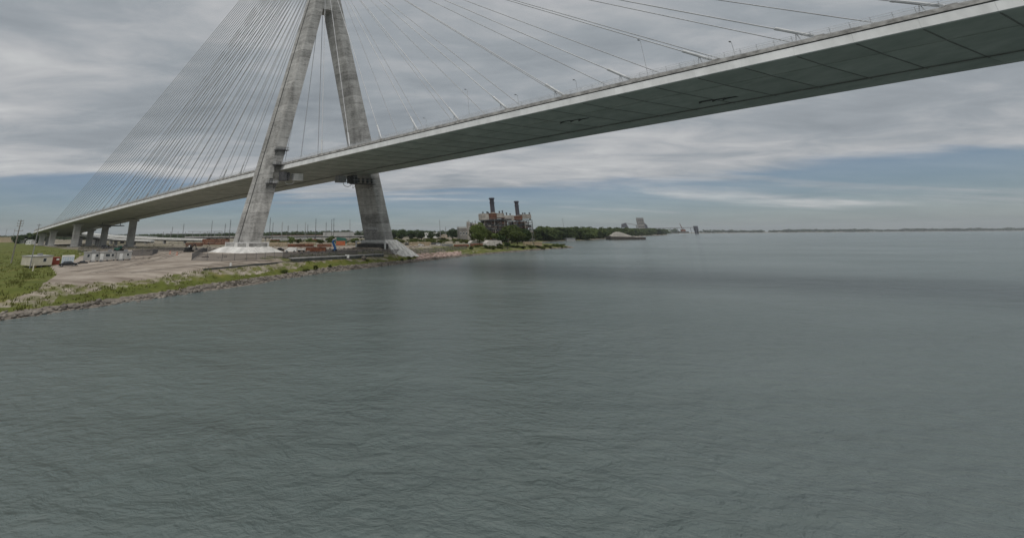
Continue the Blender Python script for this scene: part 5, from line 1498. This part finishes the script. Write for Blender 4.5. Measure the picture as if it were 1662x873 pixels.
for (c0, c1, top, dp) in ((788, 832, 355.8, 14), (836, 866, 357.5, 14)):
    x0, x1 = pxx(c0), pxx(c1); zt = rowz(top); nb = int((c1 - c0) / 5.2); nl_ = 9
    for i in range(nb + 1):
        x = x0 + (x1 - x0) * i / nb
        for y in (0, dp):
            MB().box((x, y, zt / 2), (.5, .5, zt)).build('frame_column', MT['steel' if i % 3 else 'casing'], ps, local=True)
    for j in range(1, nl_ + 1):
        z = zt * j / nl_; MB().box(((x0 + x1) / 2, 0, z), (x1 - x0 + .8, .42, .42)).build('frame_beam', MT['steel' if j % 2 else 'plantrust'], ps, local=True)
        MB().box(((x0 + x1) / 2, dp / 2, z - .25), (x1 - x0, dp, .14)).build('floor_grating', MT['steel'], ps, local=True)
        hr = MB()
        for i in range(nb * 2): 
            if rnd.random() < .8: hr.box((x0 + (x1 - x0) * (i + .5) / (nb * 2), -.9, z + .6), (.1, .1, 1.1))
        hr.box(((x0 + x1) / 2, -.9, z + 1.1), (x1 - x0, .1, .1)); tag(hr.build('handrail', MT['steelgrey'], ps, local=True), kind='stuff')
    br = MB()
    for i in range(nb):
        for j in range(nl_):
            if rnd.random() < .33:
                a_ = (x0 + (x1 - x0) * i / nb, -.1, zt * j / nl_); b_ = (x0 + (x1 - x0) * (i + 1) / nb, -.1, zt * (j + 1) / nl_)
                br.tube(a_, b_, .16, n=4)
    tag(br.build('brace', MT['steelgrey'], ps, local=True), kind='stuff')
    for i in range(nb):                                    # vessels, ducts and cladding inside the frame
        for j in range(nl_ - 1):
            u = rnd.random()
            xa, xb = x0 + (x1 - x0) * (i + .1) / nb, x0 + (x1 - x0) * (i + .9) / nb
            za, zb = zt * (j + .1) / nl_, zt * (j + .85) / nl_
            if u < .34: MB().box(((xa + xb) / 2, rnd.uniform(1.2, 4), (za + zb) / 2), (xb - xa, 3, zb - za)).build('equipment_box', MT[rnd.choice(['casing', 'steel', 'plantrust', 'steelgrey'])], ps, local=True)
            elif u < .62: MB().tube((xa, 1.5, (za + zb) / 2), (xb + 1, 1.5, (za + zb) / 2), .5, n=8).build('duct_pipe', MT[rnd.choice(['casing', 'steelgrey', 'plantrust'])], ps, local=True)
            elif u < .8: MB().tube(((xa + xb) / 2, 1.0, za), ((xa + xb) / 2, 1.0, zb + zt / nl_), .35, n=8).build('riser_pipe', MT[rnd.choice(['casing', 'steel', 'plantrust'])], ps, local=True)
    MB().box(((x0 + x1) / 2, dp - .5, zt * .48), (x1 - x0, .4, zt * .94)).build('back_cladding', MT['beam'], ps, local=True)
pbox('casing_panel', 784, 795.5, 357, 346.5, -1, 12, 'casing'); pbox('casing_panel', 809, 821, 353.5, 346, -1, 12, 'casing'); pbox('casing_panel', 822, 838, 358, 349.5, 1, 12, 'casing')
pbox('casing_panel', 851, 865.5, 355, 348, 0, 12, 'casing'); pbox('casing_panel', 795.5, 809, 356.5, 346.2, .5, 12, 'plantrust'); pbox('casing_panel', 838, 851, 357, 350.5, .5, 12, 'plantrust')
pbox('roof_edge', 784, 822, 357.6, 356.8, -1.5, 12, 'steel'); pbox('roof_edge', 809, 821.5, 354.2, 353.4, -1.4, 12, 'plantrust')
for px, a_, b_ in ((795, 346.5, 343), (797, 346.5, 344), (815.5, 346, 342.5), (820.5, 354, 341.5), (788, 346.5, 343.5), (827, 349, 345), (833, 349, 346.5), (854, 348, 345.5), (857.5, 348, 345.5), (865, 357, 345)):
    MB().rings((pxx(px), 3, rowz(a_)), [(.8, 0), (.7, rowz(b_) - rowz(a_) - .6), (1.0, rowz(b_) - rowz(a_) - .5), (1.0, rowz(b_) - rowz(a_))], 8).build('roof_vent', MT['steel'], ps, local=True)
for (px, top, bot, w) in ((805.6, 320.5, 346, 7.4), (846.6, 326, 351, 6.4)):
    z0, z1 = rowz(bot), rowz(top); R_ = w * k / 2; x = pxx(px)
    ch = MB().rings((x, 5, 0), [(R_ * 1.0, z0), (R_ * .92, z1 - 1.4)], 18).build('chimney', MT['stack'], ps, local=True, smooth=False)
    MB().rings((x, 5, 0), [(R_ * 1.06, z1 - 1.8), (R_ * 1.25, z1 - 1.5), (R_ * 1.25, z1 - .3), (R_ * 1.05, z1)], 18).build('chimney_cap', MT['stack'], ch, local=True)
    MB().rings((x, 5, 0), [(R_ * 1.2, z0 + (z1 - z0) * .66), (R_ * 1.2, z0 + (z1 - z0) * .69)], 18).build('walkway_ring', MT['stack'], ch, local=True)
    MB().rings((x, 5, 0), [(R_ * 1.15, z0 - .2), (R_ * 1.15, z0 + 1.2)], 18).build('base_collar', MT['casing'], ch, local=True)
    MB().box((x, 4, z0 - 2.8), (R_ * 2.5, R_ * 2.4, 5)).build('stack_base', MT['plantrust'], ch, local=True)
    MB().tube((x - R_ * .9, 5 - R_ * .5, z0), (x - R_ * .85, 5 - R_ * .5, z1), .15, n=4).build('ladder', MT['plantrust'], ch, local=True)
pbox('annex_wall', 762, 788, 390, 362.5, 1, 10, 'casing')
for i in range(6): pbox('annex_louvre', 765 + i * 3.8, 767.6 + i * 3.8, 372, 364, .8, 1.05, 'steel')
pbox('annex_tower', 760, 764, 390, 359.5, 0, 4, 'casing'); pbox('annex_tower', 765.5, 767, 390, 361, 0, 3, 'steel')
for i in range(4): MB().rings((pxx(770 + i * 4.6), 4, rowz(362.4)), [(.5, 0), (.5, 1.6 + i % 2), (.8, 1.8 + i % 2)], 8).build('roof_vent', MT['steelgrey'], ps, local=True)

# ------------------------------------------------------------------ gravel barge, silo, conveyor, crane
Yb = 690; q = at(1020, 389, Yb); k = mpp(Yb, WATER)
r = thing('gravel_barge', 'long dark barge carrying a pale heap of gravel before the wooded bank', 'barge', (q.x, Yb, WATER))
hw_ = 29 * k
MB().hexa([(-hw_ * .97, 0, -.5), (hw_ * .97, 0, -.5), (hw_ * .97, 14, -.5), (-hw_ * .97, 14, -.5)], [(-hw_, 0, 6.2), (hw_, 0, 4.2), (hw_, 14, 4.2), (-hw_, 14, 6.2)]).build('hull', MT['hull'], r, local=True)
for i in range(12): MB().box((-hw_ + 2 * hw_ * (i + .5) / 12, -.2, 2.2), (.5, .3, 3.6)).build('fender', MT['rubber'], r, local=True)
MB().box((-hw_ * .96, 3, 6.6), (2.0, 5, 1.4)).build('deck_house', MT['hull'], r, local=True)


def heap(name, L0, L1, hgt, wd, mat, parent, z0, nx=34, ny=12):
    V = []; F_ = []
    for i in range(nx + 1):
        for j in range(ny + 1):
            u, v_ = i / nx, j / ny; x = L0 + (L1 - L0) * u; y = wd * v_
            h = hgt * min(1, 2.9 * min(u, (1 - u) * .62) ** .95) * min(1, 3.2 * min(v_, 1 - v_)) * (1 + rnd.uniform(-.05, .05))
            V.append((x, y, z0 + h))
    for i in range(nx):
        for j in range(ny):
            a = i * (ny + 1) + j; F_.append((a, a + ny + 1, a + ny + 2, a + 1))
    m_ = MB(); m_.v = V; m_.f = F_; return m_.build(name, MT[mat], parent, local=True, smooth=True)


heap('gravel_heap', -hw_ * .98, hw_ * .40, 7.6 * k, 13, 'aggregate', r, 5.4); heap('low_gravel', hw_ * .1, hw_ * .97, 2.0, 12, 'aggregate', r, 4.3)
Ys = 2500; k = mpp(Ys); q = at(1043, 380, Ys); g0 = gz(q.x, q.y); sz = lambda row: at(1043, row, Ys).z - g0
r = thing('silo_tower', 'grey brown block silo tower rising above the wood with lower side hoppers', 'silo', (q.x, Ys, g0))
MB().box((0, 0, (sz(380) + sz(354)) / 2), (10.5 * k, 10, sz(354) - sz(380))).build('tower_block', MT['siloskin'], r, local=True)
MB().box((0, 0, sz(353.4)), (11.5 * k, 11, 1.4)).build('roof', MT['steelgrey'], r, local=True)
MB().hexa([(5.2 * k, -4, 0), (10.5 * k, -4, 0), (10.5 * k, 4, 0), (5.2 * k, 4, 0)], [(5.2 * k, -4, sz(361)), (9.5 * k, -4, sz(366)), (9.5 * k, 4, sz(366)), (5.2 * k, 4, sz(361))]).build('side_hopper', MT['stack'], r, local=True)
MB().box((-6.6 * k, 0, sz(368) * .5), (2.6 * k, 7, sz(362))).build('stair_tower', MT['steelgrey'], r, local=True)
for i in range(3):
    for j in range(3): MB().box(((-3 + 3 * i) * k, -5.1, sz(358 + 5 * j)), (1.6 * k, .3, 1.6 * k)).build('window', MT['glass'], r, local=True)
q = at(1017, 380, Ys); r = thing('conveyor_house', 'small dark lattice conveyor house on the skyline left of the silo tower', 'conveyor', (q.x, Ys, gz(q.x, q.y)))
MB().hexa([(-5 * k, 0, sz(369)), (5 * k, 0, sz(369)), (5 * k, 10, sz(369)), (-5 * k, 10, sz(369))], [(-4 * k, 0, sz(363.5)), (2 * k, 0, sz(361.5)), (2 * k, 10, sz(361.5)), (-4 * k, 10, sz(363.5))]).build('housing', MT['stack'], r, local=True)
MB().tube((3 * k, 2, sz(362)), (24 * k, 2, sz(366)), 1.8, n=6).build('conveyor_tube', MT['steelgrey'], r, local=True)
for x in (-3, 0, 3): MB().box((x * k, -.5, sz(369) / 2), (1.5, 1.5, sz(369))).build('leg', MT['steel'], r, local=True)
Yc = 2000; k = mpp(Yc); a = at(1052, 370.5, Yc); b = at(1128, 369.2, Yc); g0 = 0
r = thing('conveyor_bridge', 'long thin conveyor bridge ending in a dark tower at the river bend', 'conveyor', ((a.x + b.x) / 2, Yc, g0))
MB().tube(a, b, 1.6, n=6).build('truss', MT['steelgrey'], r)
for i in range(7):
    p = a.lerp(b, (i + .3) / 7); MB().box((p.x, p.y, p.z / 2), (1.6, 1.6, p.z)).build('trestle', MT['steelgrey'], r)
q = at(1131, 378, Yc); zt = at(1131, 366.8, Yc).z; MB().box((q.x, Yc, zt * .72), (4.6 * k, 12, zt * .55)).build('end_tower', MT['stack'], r)
for sx in (-1.7, 1.7): MB().box((q.x + sx * k, Yc, zt * .24), (1.0 * k, 8, zt * .5)).build('tower_leg', MT['stack'], r)
Yk = 1700; k = mpp(Yk); q = at(1110, 380, Yk); zz_ = lambda row: at(1110, row, Yk).z - WATER
r = thing('dock_crane', 'rusty dock crane with leaning lattice boom at the end of the wood', 'crane', (q.x, Yk, WATER))
MB().box((0, 0, zz_(377)), (14 * k, 12, 6)).build('pontoon', MT['hull'], r, local=True)
MB().box((0, 0, zz_(374)), (6 * k, 8, 8)).build('machine_house', MT['rust'], r, local=True)
MB().tube((0, 0, zz_(375)), (-3.2 * k, 0, zz_(362.5)), 1.5, .9, 5).build('boom', MT['rust'], r, local=True)
MB().tube((2 * k, 0, zz_(374)), (-3.2 * k, 0, zz_(362.5)), .25, n=4).build('stay', MT['steel'], r, local=True)

# ------------------------------------------------------------------ thin air haze
hz = MB().box((0, 0, 115), (33000, 33000, 250)).build('haze', bpy.data.materials.new('haze_air'))
hz['kind'] = 'stuff'
hm = hz.data.materials[0]; hm.use_nodes = True; hn = hm.node_tree; hn.nodes.clear()
ho = hn.nodes.new('ShaderNodeOutputMaterial'); hv = hn.nodes.new('ShaderNodeVolumePrincipled')
hv.inputs['Color'].default_value = (0.86, 0.92, 0.97, 1); hv.inputs['Density'].default_value = 0.00006; hv.inputs['Anisotropy'].default_value = 0.2
hn.links.new(hv.outputs[0], ho.inputs['Volume'])
